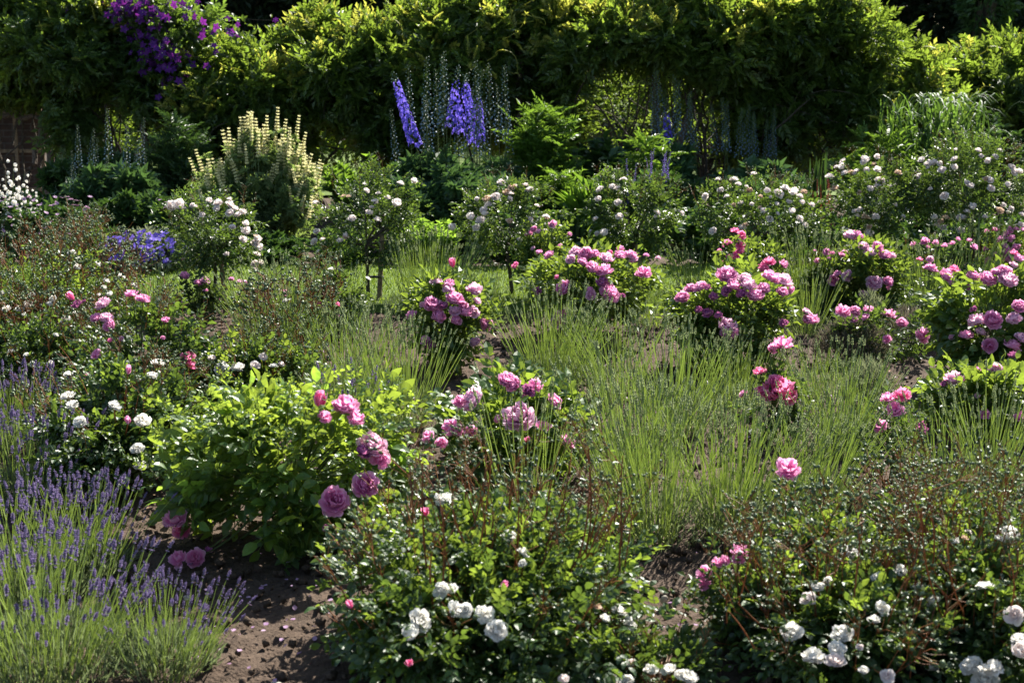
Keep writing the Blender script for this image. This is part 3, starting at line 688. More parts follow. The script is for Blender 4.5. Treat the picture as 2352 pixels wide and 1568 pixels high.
# brick wall ends with a wooden trellis
def brick_mat():
    m, t, N = new_mat('old_brick'); L = t.links.new
    tc = N('ShaderNodeTexCoord'); mp = N('ShaderNodeMapping'); mp.inputs['Rotation'].default_value = (math.pi / 2, 0, 0)
    b = N('ShaderNodeTexBrick'); b.inputs['Color1'].default_value = (.075, .045, .034, 1); b.inputs['Color2'].default_value = (.11, .065, .048, 1); b.inputs['Mortar'].default_value = (.12, .10, .085, 1)
    b.inputs['Scale'].default_value = 1; b.inputs['Brick Width'].default_value = .22; b.inputs['Row Height'].default_value = .075; b.inputs['Mortar Size'].default_value = .008
    L(tc.outputs['Object'], mp.inputs[0]); L(mp.outputs[0], b.inputs[0])
    n = N('ShaderNodeTexNoise'); n.inputs['Scale'].default_value = 14; L(tc.outputs['Object'], n.inputs[0])
    mx = N('ShaderNodeMix', data_type='RGBA', blend_type='MULTIPLY'); mx.inputs[0].default_value = .7
    L(b.outputs[0], mx.inputs[6]); L(n.outputs[0], mx.inputs[7])
    p = N('ShaderNodeBsdfPrincipled'); p.inputs['Roughness'].default_value = .95; L(mx.outputs[2], p.inputs['Base Color'])
    bp = N('ShaderNodeBump'); bp.inputs['Strength'].default_value = .6; bp.inputs['Distance'].default_value = .01; bp.invert = True
    L(b.outputs['Fac'], bp.inputs['Height']); L(bp.outputs[0], p.inputs['Normal'])
    o = N('ShaderNodeOutputMaterial'); L(p.outputs[0], o.inputs[0]); return m
BRICK = brick_mat()
def box(mb, x0, x1, y0, y1, z0, z1, val=.5):
    v = [[x, y, z] for x in (x0, x1) for y in (y0, y1) for z in (z0, z1)]
    mb.add(v, [[0, 1, 3], [0, 3, 2], [4, 6, 7], [4, 7, 5], [0, 4, 5], [0, 5, 1], [2, 3, 7], [2, 7, 6], [0, 2, 6], [0, 6, 4], [1, 5, 7], [1, 7, 3]], 0, val)
def wall_end(label, xl, xr, D, ztop):
    a, b = at(xl, 300, D), at(xr, 300, D); root = thing('brick_wall', label, 'wall', (float(a[0] + b[0]) / 2, D, 0)); hw = float(b[0] - a[0]) / 2
    mb = MB(); box(mb, -hw, hw, 0, .34, -.1, ztop); mb.build('brickwork', [BRICK], root)
    mb = MB(); box(mb, -hw - .03, hw + .03, -.03, .37, ztop, ztop + .07); mb.build('coping', [BRICK], root)
wall_end('dark brick wall end behind the wooden trellis', -120, 92, 17.0, 1.62)
wall_end('short brick pier half hidden under the hanging climber', 2185, 2262, 17.4, 1.45)
a = at(28, 300, 16.85); root = thing('trellis', 'weathered wooden trellis fixed on the brick wall', 'trellis', (float(a[0]), 16.93, 0))
for y in (262, 348, 436):
    z = float(at(0, y, 16.85)[2]); mb = MB(); box(mb, -.75, .42, -.022, 0, z - .02, z + .02); mb.build('rail', [G['stakewood']], root)
for x in (-.6, -.22, .02, .33):
    mb = MB(); box(mb, x - .018, x + .018, -.045, -.024, 0, 1.55); mb.build('upright', [G['stakewood']], root)
a = at(0, 200, 16.3); root = thing('climber_limb', 'thick pale twisted climber stem crossing the brick wall', 'branch', (float(a[0]), 16.3, 0))
mb = MB(); t = np.linspace(0, 1, 16)
for pp in ([(-60, 175), (30, 195), (120, 260)], [(-40, 265), (60, 262), (150, 285)], [(60, 420), (95, 340), (110, 210)]):
    q = np.array([at(px, py, 16.35) for px, py in pp]) - np.array(root.location); P = (1 - t[:, None]) ** 2 * q[0] + 2 * t[:, None] * (1 - t[:, None]) * q[1] + t[:, None] ** 2 * q[2]
    mb.tubes((P + rn(16, 3) * .012)[None], np.linspace(.035, .022, 16)[None], 0, .5, 7)
mb.build('stem', [G['bark']], root)

# trees and shrubs beyond the pergola
T4 = [leaf4(.42)]
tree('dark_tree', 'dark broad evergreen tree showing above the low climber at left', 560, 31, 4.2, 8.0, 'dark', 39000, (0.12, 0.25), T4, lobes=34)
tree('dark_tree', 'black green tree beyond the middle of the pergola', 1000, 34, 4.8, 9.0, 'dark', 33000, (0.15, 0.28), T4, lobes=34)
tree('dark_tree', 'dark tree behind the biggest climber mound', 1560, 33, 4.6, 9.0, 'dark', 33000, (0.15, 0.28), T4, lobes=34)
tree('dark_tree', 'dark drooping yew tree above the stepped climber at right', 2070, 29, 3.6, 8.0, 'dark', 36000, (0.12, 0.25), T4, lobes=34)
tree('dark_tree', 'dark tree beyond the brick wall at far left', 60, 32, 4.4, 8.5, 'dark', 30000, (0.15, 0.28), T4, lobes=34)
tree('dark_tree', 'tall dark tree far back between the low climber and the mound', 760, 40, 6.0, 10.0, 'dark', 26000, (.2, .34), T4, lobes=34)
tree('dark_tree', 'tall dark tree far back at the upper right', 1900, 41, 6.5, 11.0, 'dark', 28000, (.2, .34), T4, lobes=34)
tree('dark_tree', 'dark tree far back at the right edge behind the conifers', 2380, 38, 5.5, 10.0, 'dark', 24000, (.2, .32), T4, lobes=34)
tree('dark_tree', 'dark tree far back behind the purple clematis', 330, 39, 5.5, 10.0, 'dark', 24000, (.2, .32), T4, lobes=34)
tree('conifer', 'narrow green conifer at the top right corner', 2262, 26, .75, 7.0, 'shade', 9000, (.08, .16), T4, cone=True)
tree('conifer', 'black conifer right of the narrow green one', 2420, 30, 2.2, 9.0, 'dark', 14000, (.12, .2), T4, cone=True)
for i, (x, D, lab) in enumerate([(110, 20.5, 'sunlit shrub glimpsed through the left end of the pergola'), (640, 21, 'sunlit shrub seen through gaps behind the cream spires'), (880, 20.6, 'sunlit shrub glowing in the gap left of the blue spires'),
                                 (1420, 21.2, 'sunlit shrub glowing in the wide gap right of the blue spires'), (1620, 20.8, 'sunlit shrub showing behind the bare branches of the big mound'), (1880, 20.8, 'sunlit shrub seen low through the right of the pergola'),
                                 (2090, 21.5, 'sunlit shrub behind the stepped climber'), (400, 20.3, 'sunlit shrub deep behind the purple flowers'), (1220, 20.4, 'sunlit shrub behind the small leaved climber'), (2300, 21, 'sunlit shrub behind the far right climber'), (-80, 21, 'sunlit shrub behind the brick wall')]):
    p = at(x, 200, D); loc = (float(p[0]), D, 0); root = thing('garden_shrub', lab, 'shrub', loc, 'shrubs on the lawn beyond the pergola')
    n = 5200; c = np.array([0, 0, .95]); r = np.array([1.25, .8, 1.0]); cc = dome(20, c, r * .85, .5, -.9); k = rng.integers(20, size=n); pos = cc[k] + rn(n, 3) * .17 * r; pos[:, 2] = np.abs(pos[:, 2])
    mb = MB(); leaves(mb, pos, pos - c, T4, (.06, .12)); mb.build('foliage', [G['hedge']], root)
    mb = MB(); mb.tubes(curve(np.tile([0, 0, -.05], (9, 1)).astype(float), cc[:9], 6, rn(9, 3) * .1), np.linspace(.03, .01, 6)[None], 0, .5, 5); mb.build('branch', [G['darkbark']], root)

# ================================================================== herbaceous border in front of the pergola
def spike_mesh(name, seed, H, kind, mats):
    """flower spike of height H; kinds: blue, bluebud, lupin, bell, weed"""
    r = np.random.default_rng(seed); mb = MB(); t = np.linspace(0, 1, 8); bx, by = r.normal(0, .05, 2) * H
    cur = lambda s: np.stack([bx * s ** 2, by * s ** 2, H * s], -1)
    mb.tubes(cur(t)[None], np.linspace(.005, .0016, 8)[None] if kind != 'lupin' else np.linspace(.004, .002, 8)[None], 0, .5, 4)
    if kind in ('blue', 'bluebud', 'bluefull'):
        lo = .62 if kind != 'bluebud' else .60; m = 64; cut = .62
        if kind == 'bluefull': kind, lo, m, cut = 'blue', .56, 78, .86
        for i in range(m):
            s = lo + (1 - lo) * (i / m) ** .95; a = i * 2.4 + r.normal(0, .2); o = cur(np.array(s)); f = (s - lo) / (1 - lo)
            d = np.array([math.cos(a), math.sin(a), .45]); ped = (.034 if kind == 'blue' else .030) * (1 - .8 * f) + .006; e = o + nrm(d) * ped
            if f < cut and kind == 'blue':
                T = 5; aa = np.arange(T) * 1.2566 + r.uniform(0, 1); axn = nrm(d + np.array([0, 0, -.2])); u = nrm(np.cross(axn, [0, 0, 1.0])); v = np.cross(axn, u)
                dd = np.cos(aa)[:, None] * u + np.sin(aa)[:, None] * v + axn * .25
                mb.inst(leaf4(.95, .1, .1), np.tile(e, (T, 1)), frames(dd, np.tile(axn, (T, 1))), .0165 * (1 - .3 * f) * r.uniform(.8, 1.2), 1, r.random(T))
            else:
                sz = .0145 * (1 - .6 * f) if kind == 'bluebud' else .0125 * (1 - .6 * (f - .5))
                mb.tubes(np.array([[o, e]]), .0012, 0, .5); mb.inst(OCT, e[None], frames(d[None], np.array([[.1, 0, 1.]])), sz, 2 if (kind == 'blue' and f < .75) is False else 1, np.array([np.clip(1 - f + r.normal(0, .15), 0, 1)]))
    elif kind == 'lupin':
        W = 8
        for i in range(W):
            s = .46 + .54 * i / W; o = cur(np.array(s)); k = 6; aa = np.arange(k) * 1.047 + i * .5
            d = np.stack([np.cos(aa), np.sin(aa), .6 + 0 * aa], -1); sz = .030 * (1 - .5 * i / W) * r.uniform(.85, 1.15, k)
            mb.inst(leaf4(.8, .25, .15), np.tile(o, (k, 1)), frames(d, np.tile([0, 0, 1.], (k, 1))), sz, 1, r.random(k)); mb.inst(leaf4(.6, -.2, -.1), np.tile(o, (k, 1)) + d * .006, frames(d + [0, 0, .9], d), sz * .9, 1, r.random(k))
        leaves(mb, cur(r.uniform(.05, .5, 6)), r.normal(0, 1, (6, 3)), PALM, (.06, .09), 2)
    elif kind == 'bell':
        for i in range(14):
            s = .35 + .65 * i / 14; o = cur(np.array(s)); a = i * 2.4; d = nrm(np.array([math.cos(a), math.sin(a), .1])); e = o + d * .03; k = 5; aa = np.arange(k) * 1.2566
            u = nrm(np.cross(d, [0, 0, 1.0])); v = np.cross(d, u); dd = np.cos(aa)[:, None] * u * .6 + np.sin(aa)[:, None] * v * .6 + d
            mb.inst(leaf8(.9, -.1, -.1), np.tile(e, (k, 1)), frames(dd, -d + 0 * dd + rng.normal(0, .01, dd.shape)), .052 * (1 - .45 * i / 14), 1, r.random(k))
    else:
        for i in range(60):
            s = .45 + .55 * i / 60; o = cur(np.array(s)); a = i * 2.4; d = np.array([math.cos(a), math.sin(a), .7]); mb.inst(leaf4(.6, .2, 0), o[None], frames(d[None], np.array([[0, 0, 1.]])), .018 * (1.1 - .7 * (s - .45) / .55), 1, r.random(1))
    return mb.mesh(name, mats, False)
DB = [spike_mesh('blue_delphinium_spike', 200 + i, 1.0, 'blue', [G['stem'], G['blue'], G['bluebud']]) for i in range(3)]
DF = [spike_mesh('blue_delphinium_spike', 205 + i, 1.0, 'bluefull', [G['stem'], G['blue'], G['bluebud']]) for i in range(2)]
DG = [spike_mesh('budded_delphinium_spike', 210 + i, 1.0, 'bluebud', [G['stem'], G['blue'], G['bluebud']]) for i in range(4)]
LU = [spike_mesh('lupin_spike', 220 + i, .42, 'lupin', [G['stem'], G['cream'], G['lupinleaf']]) for i in range(5)]
BE = [spike_mesh('bellflower_spike', 230 + i, .8, 'bell', [G['stem'], G['white']]) for i in range(3)]
VS = [spike_mesh('violet_spike', 240 + i, .5, 'weed', [G['stem'], G['violet']]) for i in range(3)]
RS = [spike_mesh('red_spike', 250 + i, .5, 'weed', [G['redstem'], G['redspike']]) for i in range(2)]
def spikes_to(root, D, lst, meshes, H, base=.0, name='flower_spike'):
    """each spike: its foot and its tip in the photo, standing at the plant's distance"""
    for it in lst:
        xb, xt, yt = it[:3]; ms = it[3] if len(it) > 3 else meshes; dd = D + rng.normal(0, .08)
        tip = at(xt, yt, dd) - np.array(root.location); foot = at(xb, 600, dd) - np.array(root.location); foot[2] = base if base < tip[2] - .1 else tip[2] - .3
        ln = float(np.linalg.norm(tip - foot)); part(name, pick(ms), root, foot, nrm(tip - foot), None, ln / H)
def delph(label, xl, xr, yfol, D, lst, n=900):
    root, Pc, h = leafy_plant('delphinium', label, 'delphinium', 'delphiniums in the border', xl, xr, yfol, D, 'blueleaf', DELPH, n, (.10, .17), 16, ragged=.5)
    spikes_to(root, D, lst, DG, 1.0); return root
delph('delphinium with the leaning solid blue spike', 900, 985, 345, 13.9, [(1022, 906, 165, DF), (1027, 911, 178, DB), (955, 937, 150), (985, 973, 130), (920, 912, 250), (965, 965, 222)], 700)
delph('tallest delphinium with two budded tips above one blue spike', 960, 1060, 345, 14.0, [(1022, 1018, 118), (1030, 1035, 126), (1028, 1020, 150, DB), (1040, 1036, 168, DB), (1010, 1008, 160), (995, 992, 215), (1060, 1062, 240)], 800)
delph('delphinium with a straight blue spike in the right of the blue group', 1050, 1140, 350, 13.9, [(1100, 1090, 140), (1100, 1094, 172, DF), (1104, 1102, 190, DB), (1082, 1080, 160), (1070, 1073, 205), (1092, 1088, 235)], 700)
delph('green budded delphinium right of the blue group, not in flower', 1115, 1190, 345, 14.1, [(1130, 1130, 145), (1163, 1163, 150), (1150, 1150, 195), (1172, 1172, 235), (1120, 1120, 230)], 500)
delph('tall green budded delphiniums in shade at the left of the border', 165, 250, 380, 14.0, [(185, 184, 285), (203, 202, 295), (215, 217, 315), (178, 175, 345), (232, 236, 350), (170, 168, 380)], 800)
delph('slimmer green budded delphinium left of the cream spires', 250, 345, 380, 14.1, [(255, 252, 250), (292, 290, 278), (318, 317, 270), (332, 342, 345), (300, 304, 330)], 800)
delph('dim blue delphinium in the shade right of the bright arching leaves', 1480, 1610, 330, 14.9, [(1505, 1507, 165), (1528, 1526, 163), (1562, 1564, 172), (1548, 1548, 185), (1515, 1512, 200), (1535, 1537, 225, DB), (1570, 1572, 210), (1590, 1590, 215), (1602, 1604, 230)], 900)
delph('thin green budded delphinium stems in front of the bare branches', 1640, 1800, 370, 14.6, [(1648, 1646, 240), (1662, 1664, 232), (1674, 1676, 225), (1703, 1704, 240), (1722, 1724, 262), (1736, 1736, 258), (1756, 1755, 275), (1768, 1769, 248), (1776, 1776, 285), (1690, 1690, 250)], 900)

# cream tree lupin
root, Pc, h = leafy_plant('lupin_bush', 'bushy lupin covered in upright cream yellow flower spikes', 'lupin', None, 445, 735, 300, 13.1, 'lupinleaf', PALM, 2600, (.06, .09), 54, ragged=.7, ry=.5)
for i in range(150):
    x = 590 + 150 * rng.uniform(-1, 1); q = (x - 590) / 160; env = 262 + 150 * q * q if x > 560 else 262 + 210 * q * q
    y = env + abs(rng.normal(0, 60)); d = 12.75 + .4 * (1 - min(1, (y - 262) / 180)) + rng.normal(0, .1); p = at(x, y, d) - np.array(root.location); a = nrm(np.array([q * .3, rng.normal(0, .1), 1]) + rn(3) * .16)
    part('flower_spike', pick(LU), root, p - a * .42, a, None, ru(.6, 1.2))
for x, y in ((640, 243), (690, 262), (575, 262), (552, 265), (612, 262), (448, 340), (437, 358), (548, 290), (590, 268), (655, 270), (702, 300), (735, 362), (742, 372)):
    a = nrm(np.array([(x - 590) / 500, 0, 1])); part('flower_spike', pick(LU), root, at(x, y, 13.05) - np.array(root.location) - a * .42, a, None, 1.0)

fg = 'leafy border plants below the pergola'
leafy_plant('leafy_perennial', 'tall bright plant with feathery arching leaves right of the blue spires', 'perennial', fg, 1185, 1315, 185, 14.4, 'fern', FERN, 620, (.16, .26), 12, ragged=.45, flat=.9, up=.3)
leafy_plant('leafy_perennial', 'bright feathery plant leaning low in front of the taller feathery one', 'perennial', fg, 1245, 1330, 330, 13.7, 'fern', FERN, 320, (.15, .24), 7, ragged=.5, flat=.9, up=.3)
leafy_plant('leafy_perennial', 'yellow green leafy shoots above the standard rose left of centre right', 'perennial', fg, 1425, 1545, 255, 14.0, 'fern', FERN + [leaf4(.3)], 320, (.14, .24), 9, ragged=.5, up=.4, flat=.9)
leafy_plant('leafy_perennial', 'bright feathery leaves at the foot of the tall grass', 'perennial', fg, 1915, 2110, 255, 14.2, 'fern', FERN, 620, (.16, .26), 16, ragged=.5, flat=.9, up=.35)
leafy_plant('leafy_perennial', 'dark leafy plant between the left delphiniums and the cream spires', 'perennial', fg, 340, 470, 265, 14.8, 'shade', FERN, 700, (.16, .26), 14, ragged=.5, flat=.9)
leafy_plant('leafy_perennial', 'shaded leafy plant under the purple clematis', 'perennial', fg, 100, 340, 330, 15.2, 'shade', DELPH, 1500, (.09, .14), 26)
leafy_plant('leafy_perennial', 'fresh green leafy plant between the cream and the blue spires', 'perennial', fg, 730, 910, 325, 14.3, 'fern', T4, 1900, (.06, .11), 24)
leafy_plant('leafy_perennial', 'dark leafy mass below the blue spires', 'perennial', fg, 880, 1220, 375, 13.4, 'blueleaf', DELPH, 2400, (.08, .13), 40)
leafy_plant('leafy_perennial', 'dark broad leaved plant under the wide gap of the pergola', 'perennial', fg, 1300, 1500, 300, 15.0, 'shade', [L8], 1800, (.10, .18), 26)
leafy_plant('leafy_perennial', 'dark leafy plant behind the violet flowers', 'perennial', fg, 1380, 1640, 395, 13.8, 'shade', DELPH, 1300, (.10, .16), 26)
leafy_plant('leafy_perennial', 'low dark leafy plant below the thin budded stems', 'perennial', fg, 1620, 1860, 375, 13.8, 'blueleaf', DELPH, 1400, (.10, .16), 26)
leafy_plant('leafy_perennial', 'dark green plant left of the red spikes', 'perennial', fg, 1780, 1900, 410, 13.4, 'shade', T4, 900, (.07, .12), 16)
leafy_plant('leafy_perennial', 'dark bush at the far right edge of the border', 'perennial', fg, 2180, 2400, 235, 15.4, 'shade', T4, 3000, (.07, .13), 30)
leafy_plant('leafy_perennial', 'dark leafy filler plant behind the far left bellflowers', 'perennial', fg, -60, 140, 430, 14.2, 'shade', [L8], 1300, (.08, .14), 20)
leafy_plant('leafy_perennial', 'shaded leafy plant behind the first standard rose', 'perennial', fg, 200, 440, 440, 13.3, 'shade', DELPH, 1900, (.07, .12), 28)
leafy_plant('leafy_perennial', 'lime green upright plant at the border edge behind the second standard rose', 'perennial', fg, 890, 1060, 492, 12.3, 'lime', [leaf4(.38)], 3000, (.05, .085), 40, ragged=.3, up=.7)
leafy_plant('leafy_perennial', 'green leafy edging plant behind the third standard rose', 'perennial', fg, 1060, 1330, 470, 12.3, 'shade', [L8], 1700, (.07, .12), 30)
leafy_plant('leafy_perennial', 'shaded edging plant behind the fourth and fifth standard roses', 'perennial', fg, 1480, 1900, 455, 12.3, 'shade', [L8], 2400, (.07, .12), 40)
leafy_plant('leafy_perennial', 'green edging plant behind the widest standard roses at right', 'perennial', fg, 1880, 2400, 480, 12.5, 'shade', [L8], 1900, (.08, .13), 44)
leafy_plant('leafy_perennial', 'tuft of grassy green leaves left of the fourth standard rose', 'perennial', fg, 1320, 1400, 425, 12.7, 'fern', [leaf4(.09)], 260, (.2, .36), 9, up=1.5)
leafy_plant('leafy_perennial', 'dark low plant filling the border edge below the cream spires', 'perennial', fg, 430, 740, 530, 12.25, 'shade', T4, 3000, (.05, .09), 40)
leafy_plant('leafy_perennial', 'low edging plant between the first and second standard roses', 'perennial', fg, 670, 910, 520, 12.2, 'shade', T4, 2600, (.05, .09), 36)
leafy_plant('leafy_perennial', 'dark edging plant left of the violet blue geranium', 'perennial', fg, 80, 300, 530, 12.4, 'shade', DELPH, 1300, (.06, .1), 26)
# tall arching grass, sword leaves, red spikes
def blades(name, label, xl, xr, yt, D, n, leaf, wd, arch):
    loc, rx, ry, h = shape(xl, xr, yt, D); root = thing(name, label, 'grass' if arch > .3 else 'perennial', loc); t = np.linspace(0, 1, 12)
    a = ru(0, 6.283, n); L = h * ru(.75, 1.15, n); b = np.stack([rn(n) * rx * .25, rn(n) * rx * .2, np.full(n, -.02)], -1)
    R = rx * ru(.3, 1.0, n) * (1 if arch > .3 else .5); dr = np.stack([np.cos(a), np.sin(a), 0 * a], -1)
    P = b[:, None] + dr[:, None] * (R[:, None] * t ** 2)[..., None] + np.array([0, 0, 1.0]) * (L[:, None] * (t * (1 + arch * .45) - arch * .55 * t ** 3.2))[..., None]
    sd = np.stack([-np.sin(a), np.cos(a), 0 * a], -1)[:, None] * (wd * np.sqrt(np.clip(1 - t ** 2.5, 0.01, 1)) * .5)[None, :, None]
    V = np.stack([P - sd, P + sd], 2); I = np.arange(n * 24).reshape(n, 12, 2)
    T = np.concatenate([np.stack([I[:, :-1, 0], I[:, :-1, 1], I[:, 1:, 1]], -1).reshape(-1, 3), np.stack([I[:, :-1, 0], I[:, 1:, 1], I[:, 1:, 0]], -1).reshape(-1, 3)])
    mb = MB(); mb.add(V, T, 0, np.repeat(rng.random(n), 24)); mb.build('blades', [G[leaf]], root, True)
blades('ornamental_grass', 'tall clump of grass with broad arching blades', 2030, 2300, 225, 14.6, 230, 'reed', .026, 1.35)
blades('ornamental_grass', 'darker grass clump left of the arching one', 1990, 2120, 235, 14.9, 110, 'reed', .022, .6)
blades('iris', 'dark sword leaves beside the red spikes', 1850, 1910, 370, 13.6, 34, 'shade', .035, .05)
blades('iris', 'sword leaves in the gap between third and fourth standard roses', 1290, 1360, 500, 12.6, 30, 'shade', .03, .05)
loc = at(1890, 500, 13.2); root = thing('red_flower', 'small dull red flower spikes left of the widest standard roses', 'perennial', (float(loc[0]), 13.2, 0))
mb = MB(); leaves(mb, np.abs(rn(220, 3)) * [.0, 0, .1] + rn(220, 3) * [.12, .1, 0], rn(220, 3) + [0, 0, 1], [leaf4(.3)], (.1, .18)); mb.build('foliage', [G['shade']], root)
spikes_to(root, 13.2, [(1875, 1876, 412), (1885, 1887, 425), (1895, 1896, 415), (1905, 1905, 402), (1910, 1912, 420), (1866, 1865, 440)], RS, .5)
# violet spikes, bellflowers, masterwort, geranium
root, Pc, h = leafy_plant('violet_flower', 'low violet blue flower spikes above the fourth standard rose', 'perennial', None, 1435, 1555, 385, 13.3, 'shade', DELPH, 380, (.08, .12), 10)
spikes_to(root, 13.3, [(1445, 1441, 365), (1452, 1450, 372), (1485, 1484, 342), (1495, 1492, 348), (1512, 1510, 345), (1520, 1522, 350), (1530, 1530, 355), (1540, 1542, 352), (1536, 1537, 366), (1500, 1503, 360)], VS, .5, .1)
root, Pc, h = leafy_plant('bellflower', 'white bellflower spires at the left edge', 'perennial', None, -30, 80, 440, 13.0, 'shade', [leaf4(.3)], 500, (.08, .13), 10)
spikes_to(root, 13.0, [(35, 32, 362), (20, 16, 400), (48, 46, 395), (8, 5, 420), (60, 58, 425), (30, 28, 405), (42, 44, 440), (66, 68, 430), (-8, -10, 400), (15, 12, 455), (2, 0, 480), (10, 9, 505), (-5, -6, 520), (25, 24, 490), (50, 52, 470), (5, 6, 540)], BE, .8, .1)
AST = flower5('masterwort_head', G['lilac'], 9, .4, .3)
root, Pc, h = leafy_plant('masterwort', 'lilac pink masterwort in front of the white bellflowers', 'perennial', None, 10, 215, 470, 12.7, 'shade', DELPH, 900, (.08, .13), 26)
for i in range(85):
    p = at(ru(0, 215), ru(452, 545), 12.55 + rng.normal(0, .15)) - np.array(root.location); part('bloom', AST, root, p, nrm(rn(3) * .3 + [0, -.2, 1]), None, ru(.016, .028))
root, Pc, h = leafy_plant('masterwort', 'small lilac masterwort behind the first standard rose', 'perennial', None, 350, 430, 470, 12.9, 'shade', DELPH, 260, (.08, .12), 9)
for i in range(20):
    p = at(ru(365, 430), ru(455, 500), 12.8) - np.array(root.location); part('bloom', AST, root, p, nrm(rn(3) * .3 + [0, -.2, 1]), None, ru(.016, .028))
GER = [flower5('geranium_flower', G['violet'], 5, .95, .25), flower5('geranium_flower', G['violet'], 5, .9, .1)]
root, c, r = bush('geranium', 'mound of violet blue geranium left of the first standard rose', 'perennial', None, 225, 440, 532, 11.9, 'grey', DELPH, 900, (.06, .10), [], 0, 22, .16, .4, canes=9)
for i in range(88):
    a = ru(0, 6.28); q = math.sqrt(rng.random()); p = place_px(330 + 105 * q * math.cos(a), 570 + 42 * q * math.sin(a), root, c, r, 11.9, 1.2)
    part('bloom', pick(GER), root, p, nrm(np.array([0, -.6, .8]) + rn(3) * .3), None, ru(.026, .038))
# ================================================================== standard roses along the back of the bed
st = standard_rose
st('standard rose with a forked pair of dark stems, leftmost of the row', 380, 603, 442, 625, 492, 745, 10.1,
   zz(0, 0, [(1165,1405,36),(1195,1370,26),(1220,1400,36),(1300,1390,22),(1410,1355,22),(1475,1375,32),(1465,1410,24),(1550,1345,20),(1555,1385,34),(1590,1410,22),(1555,1440,28),(1645,1430,28),(1660,1520,22)], BLUSH) +
   zz(0, 514.5, [(1665,60,30),(1645,105,26),(1735,90,26),(1725,130,28),(1740,160,22),(1740,205,26),(1760,260,24),(1725,270,28),(1730,310,20),(1570,20,24)], BLUSH), 8, 1)
st('standard rose tied to a pale stake with a strap, second from the left', 722, 955, 395, 610, 845, 712, 10.35,
   zz(781, 0, [(80,1475,30),(195,1435,28),(385,1390,34),(410,1240,24),(495,1235,26),(180,1290,22),(320,1335,22),(60,1330,20)], BLUSH) +
   zz(0, 514.5, [(2140,50,24),(2125,120,28),(2180,105,20),(2150,185,18),(2300,300,18)], BLUSH) + [(724, 465, 8, BLUSH), (868, 505, 9, BLUSH)], 8, 2)
st('standard rose crowned with a tight cluster of blush roses, third from the left', 1045, 1275, 415, 595, 1178, 712, 10.6,
   zz(781, 0, [(1090,1235,30),(1250,1250,26),(1160,1270,30),(1280,1285,30),(1130,1300,34),(1150,1310,24),(1050,1330,34),(995,1345,30),(1000,1385,26),(970,1420,24),(970,1455,24),(895,1475,30),(950,1490,30),(925,1345,18),(920,1540,28),(1145,1495,26),(1285,1480,22),(765,1550,24)], BLUSH), 6, 3)
st('standard rose with few open flowers and glossy leaves, fourth from the left', 1350, 1562, 392, 590, 1452, 690, 10.9,
   zz(781, 0, [(1755,1280,26),(1745,1345,22),(1725,1480,20),(1920,1210,20),(2310,1440,18),(1690,1565,16)], BLUSH), 9, 4, 24, n=1150)
st('standard rose with many small blush flowers spread along its top, fifth from the left', 1598, 1888, 412, 575, 1742, 690, 11.0,
   zz(1562, 0, [(260,1215,22),(275,1285,26),(365,1215,30),(395,1245,24),(470,1290,22),(590,1290,24),(710,1275,32),(665,1310,30),(760,1315,24),(835,1300,22),(810,1325,24),(655,1380,18),(565,1435,20),(605,1480,22),(660,1445,16),(750,1440,22),(810,1480,24),(495,1175,22),(440,1520,22),(545,1330,18),(170,1330,24),(890,1385,22)], BLUSH), 14, 5, 24, n=1200)
st('broad standard rose thick with white blush roses, second from the right', 1892, 2105, 362, 560, 1990, 670, 11.2,
   zz(1562, 0, [(1100,1095,26),(1060,1130,22),(1100,1140,28),(1110,1170,24),(1160,1170,24),(1190,1155,24),(1250,1075,30),(1240,1095,24),(1010,1195,28),(1045,1275,28),(1285,1275,26),(1260,1150,24),(1330,1160,22),(1475,1170,24),(1355,1225,30),(1215,1420,22),(1200,1455,20),(1245,1465,22),(1320,1465,24),(970,1480,26),(1280,1535,22),(950,1365,26),(1330,1070,20),(1310,1110,18)], BLUSH), 14, 6, 20, n=1200)
st('tallest standard rose with reddish bud sprays on top, rightmost of the row', 2085, 2380, 318, 575, 2240, 660, 11.3,
   zz(1562, 0, [(1640,1090,20),(1670,1110,24),(1700,1105,24),(1720,1095,22),(1755,1105,22),(1770,1150,28),(1855,1075,22),(1610,1195,28),(1960,1255,24),(1940,1235,18),(2095,1220,26),(2065,1210,18),(2205,1255,20),(2070,1095,22),(2130,1060,24),(2240,1130,26),(2260,1165,24),(2290,1170,20),(1970,1405,26),(1940,1430,22),(1890,1470,22),(1915,1470,20),(1800,1475,26),(1725,1480,22),(1760,1500,22),(1780,1540,22),(1730,1515,18),(1600,1515,24),(1500,1490,20),(1570,1490,20),(2160,1425,24),(2240,1410,20),(2310,1450,22),(2185,1385,18),(2060,1465,18),(1895,1560,26)], BLUSH), 14, 7, 40, n=1700)
def stake(label, xb, yb, xt, yt, D):
    a = at(xb, yb, D); b = at(xt, yt, D); root = thing('wooden_stake', label, 'stake', (float(a[0]), D, 0), 'stakes beside the standard roses')
    P = np.array([[0, 0, -.1], [(b[0] - a[0]) * .5 + .004, 0, float(b[2]) * .5], [b[0] - a[0], 0, float(b[2])]]); mb = MB(); mb.tubes(P[None], [[.019, .018, .017]], 0, .5, 8); mb.build('post', [G['stakewood']], root)
    mb = MB(); z = float(b[2]) * .42; ang = np.linspace(0, 6.283, 15); mb.tubes(np.stack([(b[0] - a[0]) * .42 - .035 + .062 * np.cos(ang), .026 * np.sin(ang), z + 0 * ang], -1)[None], .006, 0, .5, 5); mb.build('tie', [G['strap']], root)
stake('pale leaning wooden stake beside the second standard rose', 868, 700, 878, 540, 10.35)
stake('dark wooden stake right of the leftmost standard rose', 520, 745, 506, 590, 10.1)
stake('wooden stake right of the fourth standard rose', 1478, 690, 1462, 560, 10.85)
stake('slender stake behind the magenta pink roses by the fifth standard rose', 1765, 690, 1762, 560, 11.0)

